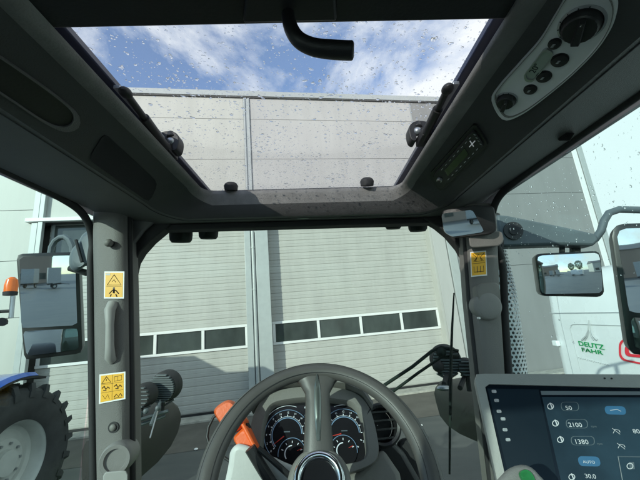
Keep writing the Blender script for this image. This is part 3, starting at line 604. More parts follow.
def knob(plane, px, py, r, h, par, gl=(0, 1)):
    c = plane.at(px, py, .004); n = plane.n; b = MB()
    b.lathe(c, n, [(r*1.22, 0), (r*1.22, .002), (r*1.1, .003), (r*1.08, .002)], 'silver', 40, True); b.lathe(c, n, [(r*1.07, .001), (r*1.0, .002)], 'black', 40)
    k = 40; a = n.orthogonal().normalized(); a2 = n.cross(a)
    b.loops([[c+n*z+(a*math.cos(q)+a2*math.sin(q))*(r*rr*(1+(.03 if i % 2 else 0))) for i, q in enumerate([2*math.pi*j/k for j in range(k)])] for z, rr in ((.002, 1), (h*.85, .92), (h, .84))], 'black')
    # grip bar
    R = V(gl[0]*a+gl[1]*a2) if not isinstance(gl, V) else gl
    R = (R-n*R.dot(n)).normalized(); s_ = n.cross(R)
    b.loops([[c+n*(h-.002)+R*(r*.82*x)+s_*(r*.28*y) for x, y in ((-1, -.6), (1, -1), (1, 1), (-1, .6))], [c+n*(h+.008)+R*(r*.76*x)+s_*(r*.2*y) for x, y in ((-1, -.6), (1, -1), (1, 1), (-1, .6))]], 'black')
    b.box((-.001, -.001, 0), (.001, .001, .0012), 'white', o=c+n*(h+.008)-R*(r*.6))
    o = T(b, 'knob', par, smooth=True, angle=30)
    b = MB()
    for j in range(9):
        q = math.radians(-30+j*27); p = c+(a*math.cos(q)+a2*math.sin(q))*(r*1.15)+n*.003; b.cyl(p, n, .0009, .0006, 'red' if j > 6 else 'black', 8)
    T(b, 'scale_marks', par)
knob(PR, 507, 98, .0165, .012, ac, V((.3, 1, 0))); knob(PR, 582, 22, .0235, .014, ac, V((.5, 1, 0)))
for px, py, r in ((531, 87, .0098), (544.5, 74, .0108), (560.5, 57.5, .0112), (555.5, 41, .0082)):
    b = MB(); c = PR.at(px, py, .005); b.lathe(c, PR.n, [(r*1.12, -.001), (r*1.1, .0015), (r, .0016), (r*.97, .004), (r*.8, .0048), (.0001, .005)], 'black', 28, True)
    for k_ in range(3): b.box((-.0035, -.0006, 0), (.0035, .0006, .0004), 'faint', o=c+PR.n*.0052+V((0, (k_-1)*.0022, 0)))
    T(b, 'button', ac, smooth=True)
b = MB(); lc = round_poly([(526.5, 71), (545.5, 46.5), (553, 51), (550, 58), (534, 77), (528, 76)], 4, 40); ring(b, PR, scaled(lc, 1.15), lc, .004, .0085, .005, 'silver')
flat(b, PR, lc, .003, .0055, 'lcd'); u_ = (PR.at(545, 55, .006)-PR.at(533, 70, .006)).normalized(); text_into(b, '20°', PR.at(535, 71, .0057), u_, PR.n.cross(u_), .014, 'black', .0002)
T(b, 'display', ac, smooth=True)
# radio
b = MB(); rd = [(433, 174), (441.5, 187.5), (485, 142), (475, 126)]
flat(b, PR, round_poly(rd, 3, 32), -.01, .012, 'black'); ra = T(b, 'radio', bevel=0.0015)
b = MB(); ring(b, PR, round_poly([(429, 174), (441, 191), (489, 143), (475.5, 121)], 4, 48), round_poly(rd, 3, 48), -.005, .006, .004, 'black'); T(b, 'radio_frame', ra, smooth=True)
def rp_(u, v, h=.0125): a = [V((*q, 0)) for q in rd]; p = (a[0]*(1-u)+a[3]*u)*(1-v)+(a[1]*(1-u)+a[2]*u)*v; return PR.at(p.x, p.y, h)
b = MB(); b.cyl(rp_(.10, .45), PR.n, .008, .008, 'silver', 20); b.cyl(rp_(.10, .45, .0205), PR.n, .005, .002, 'black', 16); T(b, 'radio_knob', ra, smooth=True)
b = MB()
for v0 in (.14, .86):
    for i in range(8): p, q = rp_(.2+i*.095, v0), rp_(.2+i*.095+.035, v0); b.tube([p, q], .0008, 'faint', 6)
b.loops([[rp_(.24, .3, .0122), rp_(.24, .7, .0122), rp_(.72, .7, .0122), rp_(.72, .3, .0122)], [rp_(.24, .3, .013), rp_(.24, .7, .013), rp_(.72, .7, .013), rp_(.72, .3, .013)]], 'gloss')
b.tube([rp_(.86, .25), rp_(.86, .6)], .0012, 'scr_text', 6); b.tube([rp_(.80, .45), rp_(.93, .45)], .0012, 'scr_text', 6)
for i in range(4): b.tube([rp_(.97, .15+i*.2), rp_(.985, .25+i*.2)], .0009, 'silver', 6)
T(b, 'radio_buttons', ra)
# left roof side: loudspeaker cloth and grab recess
b = MB(); gp = round_poly([(104, 132), (158, 182), (149, 202), (88, 158)], 6, 40)
b.loops([PLf.many(gp, -.01), PLf.many(gp, .0035), PLf.many(scaled(gp, .95), .002)], 'fabric'); T(b, 'loudspeaker_grille', smooth=True)
b = MB(); rc_ = smooth_loop([(-40, 34), (-10, 50), (20, 70), (52, 93), (71, 110), (71, 122), (58, 125), (40, 117), (10, 97), (-30, 72), (-60, 60)], 72)
ring(b, PLf, scaled(rc_, 1.10), rc_, -.004, .006, -.006, 'liner'); rcs = T(b, 'grab_recess', smooth=True, angle=60); b = MB(); flat(b, PLf, rc_, -.004, .002, 'black'); T(b, 'recess_hollow', rcs)
b = MB(); p = PX(565, 138, .58); b.loops([[PX(x, y, xx) for x, y in ((557, 137), (566, 133), (575, 133), (570, 141), (559, 141))] for xx in (.575, .60)], 'black'); T(b, 'roof_latch', bevel=0.002)
# ---- pillars and door frames
for sx, X, Zt, edge in ((-1, -.805, .395, (92, 130)), (1, .635, .405, (468, 500))):
    # door frame: runs along the roof side, bends down into the pillar
    b = MB(); pth = [(X, -.75, Zt-.4), (X, -.72, Zt-.05), (X, -.66, Zt-.005), (X, -.4, Zt), (X, .3, Zt), (X, .8, Zt-.002)]
    Yp = 1.125; pth += [(X, .98, Zt-.01), (X, 1.06, Zt-.03), (X, Yp-.02, Zt-.075), (X, Yp, Zt-.125)]
    pth += [tuple(PY(x_, y_, Yp)) for x_, y_ in (((91, 262), (91.5, 320), (92.5, 380), (94, 480), (98, 700)) if sx < 0 else ((502, 262), (505, 320), (509, 380), (517, 480), (532, 700)))]
    sm = []
    for i in range(len(pth)-1):
        p0, p1, p2, p3 = [V(pth[min(max(i+k-1, 0), len(pth)-1)]) for k in range(4)]
        for j in range(6): t = j/6; sm.append(0.5*((2*p1)+(p2-p0)*t+(2*p0-5*p1+4*p2-p3)*t*t+(3*p1-p0-3*p2+p3)*t**3))
    sm.append(V(pth[-1])); b.tube(sm, .0125, 'rubber', 10); T(b, 'door_frame', smooth=True, angle=60)
    b = MB(); b.prism([(X+sx*.02, .0-.72, Zt-.01), (X+sx*.02, 1.212, Zt-.01), (X+sx*.012, 1.255, -1.25), (X+sx*.012, -.72, -1.25)], (sx*.005, 0, 0), 'g_side'); dg = T(b, 'door_window')
    if sx > 0:
        b = MB(); rnd = random.Random(11)
        for i in range(330):
            y = rnd.uniform(.55, 1.08); z = rnd.uniform(.16, .385) if i % 4 else rnd.uniform(-.1, .385); r = min(.003, .0007+rnd.expovariate(1/.0006))
            L_ = drop((0, 0, 0), r, 1.2, 1.4, .5); b.loops([[V((X+sx*.0262+q.z, y+q.x, z+q.y)) for q in l] for l in L_], 'drop')
        o = T(b, 'raindrops', dg, smooth=True, angle=80); o['kind'] = 'stuff'
def pillar(xl, xr, Y, name, par=None, m='pillar'):
    # xl/xr: pixel columns at y = 232, 300, 480 for both edges
    lps = []
    for py, a, c in zip((205, 235, 300, 380, 480, 600), *[[q for q in e] for e in (xl, xr)]):
        l, r = PY(a, py, Y), PY(c, py, Y); w_ = r-l; back = V((0, .075, 0)); bul = V((0, -.018, 0))
        lps.append([l+back, l, l+w_*.10+bul*.8, l+w_*.3+bul, l+w_*.7+bul, l+w_*.9+bul*.8, r, r+back])
    b = MB(); b.loops(lps, m); return T(b, name, par, smooth=True, angle=45)
LP = pillar((93, 93, 94, 95, 97, 99), (126, 126, 127, 128, 128, 128), 1.10, 'front_pillar')
RP = pillar((466, 467, 472, 481, 493, 508), (496, 497, 500, 505, 512, 520), 1.10, 'front_pillar')
for pts in ([(129, 205), (129, 235), (130, 300), (131, 380), (132, 480), (132, 600)], [(465, 225), (466, 245), (470, 300), (479, 380), (491, 480), (505, 600)]):
    b = MB(); b.tube([PY(x, y, 1.12) for x, y in pts], .011, 'rubber', 10); T(b, 'pillar_seal', smooth=True)
# gussets where the header meets the pillars
PG = Plane((0, 1.165, 0), (0, -1, 0))
b = MB(); b.prism(PG.many([(120, 205), (185, 212), (172, 222), (162, 231), (150, 241), (140, 252), (134, 262), (131, 275), (120, 275)]), (0, .05, 0), 'rubber'); T(b, 'windscreen_corner', bevel=0.004)
b = MB(); b.prism(PG.many([(118, 205), (168, 212), (158, 221), (146, 232), (136, 245), (129, 262), (118, 262)], .02), (0, .018, 0), 'liner'); T(b, 'windscreen_corner', bevel=0.006)
b = MB(); b.prism(PG.many([(420, 206), (480, 206), (480, 262), (468, 262), (460, 248), (449, 235), (438, 226), (424, 218)]), (0, .05, 0), 'rubber'); T(b, 'windscreen_corner', bevel=0.004)
b = MB(); b.prism([(-.823, 1.215, .385), (.653, 1.215, .385), (.645, 1.26, -1.25), (-.815, 1.26, -1.25)], (0, .005, 0), 'g_front'); T(b, 'windscreen')
# rear of the cab: posts, rear window, rear wall, floor
b = MB()
for x in (-.80, .63): T(MB().box((x-.04, -.80, -1.2), (x+.04, -.70, .41), 'pillar'), 'rear_pillar', bevel=0.01)
pass
b = MB(); b.box((-.76, -.77, -.40), (.59, -.765, .40), 'g_side'); T(b, 'rear_window')
b = MB(); b.box((-.76, -.80, -1.3), (.59, -.74, -.40), 'liner'); b.box((-.84, -.80, -1.36), (.67, 1.26, -1.28), 'rubber'); T(b, 'cab_floor', bevel=0.01)
# pillar details left
PLL = Plane(PY(111, 300, 1.085), (0.0, -1, 0))
b = MB(); c = PLL.at(112, 244); b.cyl(c, (0.05, -1, -.1), .011, .012, 'black', 20); b.sphere(c+V((0, -.018, 0)), .014, 'dashgrey', 8); T(b, 'coat_hook', LP, smooth=True)
b = MB(); c = PLL.at(114, 427); b.cyl(c+V((0, .004, 0)), (0.0, -1, 0), .016, .008, 'black', 20); b.sphere(c+V((0, -.006, 0)), .010, 'dashgrey', 8, (1, .6, 1)); T(b, 'cover_screw', LP, smooth=True)
b = MB(); gh = [(110, 312), (110, 309), (113, 307), (115, 310), (115.5, 330), (115.5, 352), (113, 357), (110, 357), (109, 352)]
b.tube([PLL.at(113, 304, 0), PLL.at(113, 310, .016), PLL.at(113.5, 325, .019), PLL.at(113.5, 345, .019), PLL.at(112.5, 357, .012), PLL.at(112.5, 360, 0)], [.017, .016, .012, .0125, .015, .014], 'bezel', 14); T(b, 'grab_handle', LP, smooth=True, angle=70)
def disc(par, px, py, r, plane, name='round_cover'):
    c = plane.at(px, py, -.012); b = MB(); b.lathe(c, plane.n, ([(r*1.02, -.05), (r*1.02, .012), (r*.97, .020), (r*.85, .024), (r*.4, .027), (.0001, .028)] if name == 'cup_cover' else [(r*1.06, -.05), (r*1.06, .02), (r, .032), (r*.93, .037), (r*.70, .036), (r*.66, .030), (r*.1, .029), (.0001, .029)]), 'knobgrey', 48, True); T(b, name, par, smooth=True, angle=40)
disc(LP, 117.5, 458, .042, Plane(PY(117, 458, 1.07), (.25, -1, .1)))
b = MB(); b.loops([[PY(x, y, yy) for x, y in round_poly([(103, 472), (128, 470), (128, 500), (103, 500)], 4, 20)] for yy in (1.0, 1.08)], 'bezel'); T(b, 'pillar_switch', LP, bevel=0.003)
PRR = Plane(PY(485, 300, 1.085), (0.0, -1, 0))
b = MB(); pp = round_poly([(473, 284), (497, 282), (500, 316), (477, 319)], 7, 48); b.loops([PRR.many(pp, -.01), PRR.many(pp, .012), PRR.many(scaled(pp, .9), .020)], 'dashgrey'); o = T(b, 'round_cover', RP, smooth=True, angle=60)
disc(RP, 487, 306, .045, Plane(PY(487, 306, 1.075), (-.1, -1, 0)), 'cup_cover')
b = MB(); b.cyl(PY(478, 318, 1.08), (0, -1, 0), .004, .01, 'white', 10); T(b, 'cover_clip', RP)
# warning stickers
def sticker(par, plane, q, lab, kind):
    def at(u, v, h=.001): # bilinear on pixel quad q (tl, tr, br, bl)
        a = [V((*p, 0)) for p in q]; p = (a[0]*(1-u)+a[1]*u)*(1-v)+(a[3]*(1-u)+a[2]*u)*v; return plane.at(p.x, p.y, h)
    b = MB()
    def rect(u0, v0, u1, v1, h, m): b.add([at(u0, v0, h), at(u1, v0, h), at(u1, v1, h), at(u0, v1, h), at(u0, v0, h-.0006), at(u1, v0, h-.0006), at(u1, v1, h-.0006), at(u0, v1, h-.0006)], [(0, 1, 2, 3), (4, 5, 1, 0), (5, 6, 2, 1), (6, 7, 3, 2), (7, 4, 0, 3)], m)
    def line(pts, r=.0011): b.tube([at(u, v, .0016) for u, v in pts], r, 'black', 4, flat=1)
    rect(0, 0, 1, 1, .0008, 'white'); rect(.06, .05, .94, .95, .0014, 'yellow')
    if kind == 1:
        line([(.5, .12), (.16, .50), (.86, .50), (.5, .12)]); line([(.40, .38), (.5, .3), (.58, .4)], .0009); rect(.1, .07, .3, .14, .0018, 'faint')
        b.cyl(at(.5, .62, .0014), plane.n, .0035, .0006, 'black', 12); line([(.5, .66), (.5, .8)], .0035); line([(.28, .82), (.42, .70), (.6, .70), (.74, .82)], .0018); line([(.32, .93), (.38, .84)], .0018); line([(.66, .93), (.6, .84)], .0018); line([(.12, .55), (.88, .55)], .0005)
    elif kind == 2:
        line([(.28, .10), (.10, .32), (.46, .32), (.28, .10)]); line([(.28, .18), (.28, .25)], .0009); line([(.58, .14), (.86, .12), (.86, .28), (.58, .30), (.58, .14)], .0007); line([(.72, .13), (.72, .29)], .0005)
        for x in (.12, .58):
            line([(x, .48), (x+.08, .42), (x+.14, .54), (x+.22, .46), (x+.28, .52)], .0016); line([(x+.05, .56), (x+.16, .58)], .0012)
        line([(.14, .72), (.24, .86), (.34, .72), (.40, .9)], .0006); line([(.58, .86), (.66, .76), (.74, .86), (.82, .76), (.88, .86)], .0012); line([(.58, .9), (.88, .9)], .0008); line([(.5, .06), (.5, .94)], .0004); line([(.08, .36), (.92, .36)], .0004); line([(.08, .64), (.92, .64)], .0004)
    else:
        line([(.3, .40), (.5, .12), (.7, .40), (.3, .40)], .0009); line([(.15, .1), (.4, .25), (.2, .4)], .001); line([(.85, .1), (.6, .25), (.8, .4)], .001)
        line([(.1, .48), (.9, .48)], .0006); line([(.2, .60), (.2, .82), (.8, .82), (.8, .60)], .001); line([(.4, .6), (.4, .85)], .001); line([(.6, .6), (.6, .85)], .001)
    o = T(b, 'warning_sticker', par); o['label'] = lab
sticker(LP, Plane(PY(114, 285, 1.0795), (0, -1, 0)), [(104.5, 271.5), (124.5, 271.5), (124, 298.5), (104, 298.5)], 'yellow warning sticker with a triangle and seated figure', 1)
sticker(LP, Plane(PY(112, 388, 1.0795), (0, -1, 0)), [(99.5, 374.5), (125.5, 371.5), (125.5, 399), (99, 404)], 'yellow warning sticker with six small pictures, hung crooked', 2)
sticker(RP, Plane(PY(478, 264, 1.0795), (0, -1, 0)), [(470, 252), (486, 250.5), (487, 275.5), (471, 277)], 'small yellow warning sticker on the right pillar', 3)
# ---- interior mirror at the right front corner
b = MB(); PM = Plane(PY(460, 222, 1.02), (-.27, -.95, -.15))
hs = round_poly([(442, 210), (474, 205), (494, 206), (497, 230), (492, 234), (456, 238), (444, 232)], 4, 48); b.loops([PM.many(scaled(hs, .8), -.05), PM.many(hs, -.02), PM.many(hs, .0), PM.many(scaled(hs, .96), .003)], 'black'); im = T(b, 'inner_mirror', smooth=True, angle=50)
b = MB(); gl_ = round_poly([(441, 214), (472, 210), (484, 232), (452, 237), (444, 232)], 3, 40); b.loops([PM.many(gl_, .002), PM.many(gl_, .006)], 'mirror'); T(b, 'mirror_glass', im)
b = MB(); b.loops([[PY(x, y, yy) for x, y in round_poly([(468, 233), (502, 231), (504, 241), (500, 246), (470, 248)], 3, 28)] for yy in (1.03, 1.09)], 'pillar'); T(b, 'mirror_mount', im, bevel=0.004)
# ---- outer mirrors
def outer_mirror(name, plane, out_px, glasses, depth, lab, shrink=.75, low=None):
    b = MB(); b.loops([plane.many(scaled(out_px, shrink), -depth), plane.many(scaled(out_px, .97), -depth*.5), plane.many(out_px, -.01), plane.many(out_px, .006), plane.many(scaled(out_px, .965), .008)], 'mirrorblack')
    o = T(b, name, smooth=True, angle=45); o['label'] = lab
    for gi, g in enumerate(glasses):      # slightly domed glass
        b = MB(); R_ = 6.0 if gi == 0 and len(glasses) > 1 else .9; L_ = []; n_ = len(g); c0 = plane.at(*[sum(q[k] for q in g)/n_ for k in (0, 1)], 0)
        lp = [plane.at(x, y, 0) for x, y in g]; mx_ = max((p-c0).length for p in lp)
        for k in (1, .8, .6, .4, .2, .02): L_.append([c0+(p-c0)*k+plane.n*(.009+(mx_**2-((p-c0)*k).length**2)/(2*R_)) for p in lp])
        b.loops([[p+plane.n*.004 for p in lp]]+L_, 'mirror'); T(b, 'mirror_glass', o, smooth=True, angle=30)
    return o
PLM = Plane(PY(50, 305, 1.45), (.345, -.94, -.075))
lm = outer_mirror('outer_mirror', PLM, round_poly([(17, 254), (79, 252), (83, 353), (25, 360)], 6, 64), [round_poly([(20.5, 257), (76, 255.5), (78, 325), (22.5, 328)], 3, 40), round_poly([(24, 331), (78.5, 328), (79.5, 349), (28, 355.5)], 3, 40)], .09, 'tall left outer mirror with two glasses', .85)
b = MB(); b.loops([[PY(x, y, yy) for x, y in scaled(smooth_loop([(69, 262), (71, 251), (78, 242), (83, 234), (92, 229), (100, 228), (100, 262), (94, 268), (86, 266), (78, 271), (71, 269)], 48), k_)] for yy, k_ in ((1.26, .80), (1.27, .93), (1.30, 1.0), (1.40, 1.0), (1.43, .9))], 'armblue'); b.tube([PY(76, 240, 1.25), PY(82, 262, 1.25)], .006, 'rubber', 8); b.tube([PY(70, 268, 1.38), PY(87, 273, 1.38)], .014, 'rubber', 10); T(b, 'mirror_joint', lm, smooth=True, angle=40)
b = MB(); b.tube([PY(x_, y_, 1.6) for x_, y_ in ((50, 270), (50, 256), (51.5, 247), (55, 241), (60, 237.5), (65, 237), (69, 240), (72, 246), (73, 256), (74, 266))], .014, 'armblue', 10); T(b, 'mirror_arm', lm, smooth=True)
PRM = Plane(PY(568, 275, 1.45), (-.27, -.95, -.06))
rm = outer_mirror('outer_mirror', PRM, round_poly([(534, 254), (599, 251), (603.5, 293), (599, 297), (540, 296)], 6, 64), [round_poly([(536, 256), (598, 253), (601.5, 293), (540.5, 294)], 5, 48)], .10, 'wide low mirror hanging from the right arm')
b = MB(); PAR = Plane(PY(545, 235, 1.45), (-.15, -1, 0)); arm = [(494, 216), (505, 217), (530, 222), (560, 228), (592, 235), (596, 241), (590, 247), (560, 246), (525, 247), (498, 248)]
b.loops([PAR.many(arm, .03), PAR.many(arm, -.05)], 'armblue'); am = T(b, 'mirror_arm', bevel=0.012); am['label'] = 'grey-blue mirror arm at the right'
b = MB(); b.cyl(PAR.at(510, 232.5, .028), PAR.n, .042, .012, 'black', 28); b.cyl(PAR.at(510, 232.5, .038), PAR.n, .022, .008, 'rubber', 20); T(b, 'arm_pivot', am, smooth=True)
b = MB(); b.tube([PY(575, 247, 1.48), PY(575, 253, 1.48)], .022, 'rubber', 10); b.tube([PY(562, 246, 1.47), PY(562, 253, 1.47)], .012, 'rubber', 10); T(b, 'mirror_hanger', am, smooth=True)
b = MB(); b.tube([PY(501, 240, 1.3), PY(500, 252, 1.3), PY(497, 268, 1.3)], .012, 'rubber', 8); T(b, 'arm_strut', am, smooth=True)
tb = [(586, 243), (595, 239), (601, 231), (604, 221), (609, 213), (619, 209.5), (640, 210), (690, 215)]
b = MB(); b.tube([PY(x, y, 1.44-.004*i) for i, (x, y) in enumerate(tb)], .0165, 'armblue', 14); T(b, 'mirror_tube', am, smooth=True)
PBM = Plane(PY(650, 290, 1.36), (-.42, -.9, -.05))
outer_mirror('outer_mirror', PBM, round_poly([(611, 232), (618, 224), (700, 222), (712, 360), (632, 354), (627, 346)], 6, 64), [round_poly([(616, 234), (621, 229), (696, 227), (706, 318), (628, 312)], 4, 48), round_poly([(629.5, 317), (706, 323), (708, 354), (634, 348)], 4, 40)], .10, 'big right outer mirror cut off by the picture edge')
b = MB(); b.tube([PY(650, 212, 1.42), PY(655, 232, 1.44), PY(658, 300, 1.46)], .02, 'armblue', 12); T(b, 'mirror_post', smooth=True)
# ---- exhaust with punched heat shield
ex = empty('exhaust_stack', (0, 0, 0)); ex.parent = tr; ex.location = (0, 0, 0)
E0, E1 = PY(511, 390, 1.62), PY(492, 236, 1.62)
ux = (E1-E0)
b = MB(); b.tube([E0-ux*.4, E0, E1, E1+ux*.15], .05, 'black', 20); T(b, 'pipe', ex, smooth=True)
b = MB(); rr = .078; n = 30; L_ = []; a_ = ux.normalized().orthogonal(); a_ = V((1, 0, 0)); b2 = ux.normalized().cross(a_).normalized()
for k in range(13):
    p = E0-ux*.4+ux*1.35*k/12; rk = rr*(1.0 if k < 10 else (1-.10*(k-9)))
    L_.append([p+(a_*math.cos(2*math.pi*j/n)+b2*math.sin(2*math.pi*j/n))*rk for j in range(n+1)])
b.loops(L_, 'perf', False, False, closed=False); sh = T(b, 'heat_shield', ex, smooth=True, angle=80)
uvl = sh.data.uv_layers.new(name='UVMap')
for p in sh.data.polygons:
    for li_, vi in zip(p.loop_indices, p.vertices):
        k, j = divmod(vi, n+1); uvl.data[li_].uv = (j*24/n, k*(ux.length*1.35/12)/(2*math.pi*rr/24)/.87)
# ---- roof lamps seen under the header
for px, py, r in ((181, 231, .046), (208.5, 227.5, .040), (393, 217.5, .036), (417.5, 220, .040)):
    b = MB(); c = PY(px, py+4, 1.33); b.lathe(c, (0, .15, -1), [(r*.9, -.06), (r, -.04), (r*1.02, .0), (r*.97, .022), (r*.8, .032), (.001, .034)], 'rubber', 28, True); T(b, 'roof_lamp', smooth=True, angle=50)
# ---- front fenders, work lights, wipers
def lamp(c, ax, r, dep, fins=9):
    o = empty('work_light'); o.parent = tr; c = V(c); ax = V(ax).normalized()
    b = MB(); b.lathe(c, ax, [(r*.86, 0), (r*.95, .006), (r, dep*.45), (r*1.03, dep*.5), (r*1.03, dep), (r*.98, dep)], 'rubber', 36, True, True); T(b, 'housing', o, smooth=True, angle=40)
    b = MB(); a = V((1, 0, 0)); a = (a-ax*a.dot(ax)).normalized(); d2 = ax.cross(a)
    for i in range(fins):
        q = -1+2*(i+.5)/fins; hw = r*.9*math.sqrt(max(0, 1-q*q)); p = c+d2*(q*r*.9)
        b.loops([[p+a*(hw*s1)+d2*(r*.045*s2)-ax*.016 for s1, s2 in ((-1, -1), (1, -1), (1, 1), (-1, 1))], [p+a*(hw*s1)+d2*(r*.045*s2)+ax*.02 for s1, s2 in ((-1, -1), (1, -1), (1, 1), (-1, 1))]], 'armblue')
    T(b, 'cooling_fins', o); b = MB(); b.tube([c+ax*dep*.4-V((0, 0, r)), c+ax*dep*.4-V((0, 0, r+.07))], .012, 'rubber', 8); b.tube([c+ax*dep*.5-V((r*.7, 0, r*.85)), c+ax*dep*.5-V((0, 0, r*1.25)), c+ax*dep*.5+V((r*.7, 0, -r*.85))], .008, 'steel', 6); T(b, 'lamp_bracket', o, smooth=True); return o
lamp(PY(161.5, 388, 2.35), (.08, 1.0, .05), .100, .09, 13); lamp(PY(139, 397, 2.2), (.1, 1, 0), .072, .09, 6)
lamp(PY(447, 361, 1.75), (.22, 1.0, 0), .076, .08, 10); lamp(PY(467, 368, 1.70), (.3, 1, 0), .042, .06, 5)
def fender(top, bot, Xi, Xo, lab, rows_m='fendertop'):
    T_ = [PX(x, y, Xi) for x, y in top]; B_ = [PX(x, y, Xi) for x, y in bot]; lps = []
    for t, q in zip(T_, B_):
        w_ = Xo-Xi; lps.append([q, q+(t-q)*.5+V((-w_*.02, 0, 0)), t-V((0, 0, .02)), t+V((w_*.04, 0, .0)), V((Xi+w_*.5, t.y, t.z+.03)), V((Xo-w_*.08, t.y, t.z+.01)), V((Xo, t.y, t.z-.04)), V((Xo, q.y, q.z))])
    b = MB(); b.loops(lps, rows_m); o = T(b, 'front_fender', smooth=True, angle=50); o['label'] = lab
    return o, T_
fl, _ = fender([(124, 442), (130, 436), (135, 432), (152, 417), (165, 406), (174, 402), (179, 406)], [(124, 494), (131, 488), (140, 478), (158, 462), (171, 446), (178, 432), (181, 420)], -1.16, -1.40, 'black left front mudguard')
fr, _ = fender([(435, 385), (438, 381), (446, 381), (458, 385), (475, 394), (500, 408), (530, 425)], [(436, 402), (440, 416), (448, 426), (460, 434), (478, 442), (505, 452), (530, 462)], .88, 1.4, 'black right front mudguard')
b = MB()
for p0, p1 in (((128, 442), (141, 407)), ((151, 425), (160, 402)), ((136, 421), (168, 411)), ((132, 428), (165, 416))): b.tube([PY(*p0, 2.15), PY(*p1, 2.27)], .011, 'armblue', 8)
b.tube([PY(150, 438, 2.05), PY(158, 410, 2.2), PY(160, 400, 2.3)], .004, 'silver', 6)
for p in ((140, 414), (146, 411), (158, 408)): b.sphere(PY(*p, 2.18), .018, 'armblue', 5)
T(b, 'lamp_rack', fl, smooth=True)
b = MB(); 
for p0, p1 in (((444, 384), (447, 374)), ((460, 388), (465, 376))): b.tube([PY(*p0, 1.62), PY(*p1, 1.75)], .012, 'rubber', 8)
b.sphere(PY(444, 388, 1.60), .022, 'steel', 6, (1.6, 1, .6)); b.sphere(PY(438, 366, 1.74), .03, 'rubber', 6); T(b, 'lamp_rack', fr, smooth=True)
b = MB(); b.tube([PY(454, 293, 1.30), PY(452, 330, 1.29), PY(450.5, 375, 1.285), PY(450, 420, 1.28), PY(449.5, 474, 1.275)], [.003, .005, .006, .005, .0035], 'rubber', 8); b.tube([PY(452, 330, 1.30), PY(451, 420, 1.30)], .007, 'rubber', 6, flat=.4); wp = T(b, 'windscreen_wiper', smooth=True)
b = MB(); b.tube([PY(380, 388, 1.33), PY(412, 367, 1.32), PY(432, 351, 1.31), PY(441, 347, 1.31), PY(458, 351, 1.31), PY(459, 356, 1.31), PY(440, 357, 1.31)], .0065, 'rubber', 8); b.tube([PY(391, 393, 1.33), PY(418, 373, 1.32), PY(440, 358, 1.31), PY(452, 355, 1.31)], .0055, 'rubber', 8); b.sphere(PY(441, 352, 1.31), .02, 'rubber', 6); T(b, 'wiper_arm', wp, smooth=True)
# ---- hood, front wheels and rear wheels below and behind (mirrors and shadows)
b = MB(); b.loops([[V((-.04+x, y, z)) for x, z in ((-.42, -1.6), (.42, -1.6), (.43, -1.0), (.30, tz), (-.30, tz), (-.43, -1.0))] for y, tz in ((1.32, -.86), (2.0, -.90), (3.0, -.99), (3.5, -1.15))], 'hoodgreen'); T(b, 'hood', bevel=0.06, seg=3)
b = MB(); b.box((-.35, -1.2, -1.9), (.30, 3.3, -1.5), 'rubber'); b.box((-1.0, 2.1, -1.95), (.95, 2.3, -1.75), 'rubber'); b.box((-1.0, -.75, -1.8), (.9, -.5, -1.5), 'rubber'); T(b, 'chassis', bevel=0.03)
for x, s in ((-1.25, -1), (1.15, 1)): ag_wheel(tr, (x, 2.15, -1.87), s, .72, .5, .38, TO, nl=18)
for x, s in ((-1.3, -1), (1.22, 1)): ag_wheel(tr, (x, -.95, -1.62), s, .96, .62, .5, TO)
for x in (-1.28, 1.20):
    lp = [[V((x+dx, -.95+(1.06+dr)*math.cos(math.radians(a)), -1.62+(1.06+dr)*math.sin(math.radians(a)))) for dx, dr in ((-.3, 0), (.3, 0), (.3, -.04), (-.3, -.04))] for a in range(25, 160, 9)]
    MB().loops(lp, 'black').build('rear_fender', tr, smooth=True, off=TO)

# ---- instrument binnacle
PC = Plane(PY(312, 430, .90), (0, -.82, .52))
outer = smooth_loop([(246, 470), (248, 440), (254, 412), (266, 396), (285, 388.5), (312, 386), (340, 388), (358, 394), (370, 408), (377, 432), (379, 452), (372, 464), (345, 474), (312, 478), (275, 477)], 96)
inner = align(outer, smooth_loop([(261, 462), (262, 440), (265, 418), (272, 405), (288, 400), (312, 398), (338, 400), (353, 404), (362, 418), (366, 440), (366, 455), (354, 462), (312, 466), (275, 466)], 96))
b = MB(); b.loops([PC.many(scaled(outer, .9), -.13), PC.many(scaled(outer, .99), -.04), PC.many(outer, -.01), PC.many(scaled(outer, .99), .0), PC.many(scaled(inner, 1.03), .0), PC.many(inner, -.006), PC.many(scaled(inner, .985), -.03)], 'dashgrey', True, False); dash = T(b, 'instrument_panel', smooth=True, angle=50)
b = MB(); hd = [(252, 408), (262, 393), (282, 384), (312, 381), (344, 383), (362, 391), (372, 406)]
b.loops([[PC.at(x, y, -.02) for x, y in hd]+[PC.at(x, y+4, -.02) for x, y in hd[::-1]], [PC.at(x, y, .03) for x, y in hd]+[PC.at(x, y+4, .03) for x, y in hd[::-1]]], 'dashgrey'); T(b, 'glare_hood', dash, smooth=True, angle=60)
b = MB(); b.loops([PC.many(scaled(inner, 1.0), -.034), PC.many(scaled(inner, 1.0), -.028)], 'gloss'); fc = T(b, 'dial_face', dash)
def arc(b, c, r, a0, a1, wd, m, h=.0008, n=40, el=1.0):
    P_, Q = [], []
    for i in range(n+1):
        a = math.radians(a0+(a1-a0)*i/n); d = PC.u*math.cos(a)+PC.v*math.sin(a)*el; P_.append(c+d*(r-wd/2)); Q.append(c+d*(r+wd/2))
    b.add([p+PC.n*h for p in P_+Q], [(i, i+1, n+2+i, n+1+i) for i in range(n)], m)
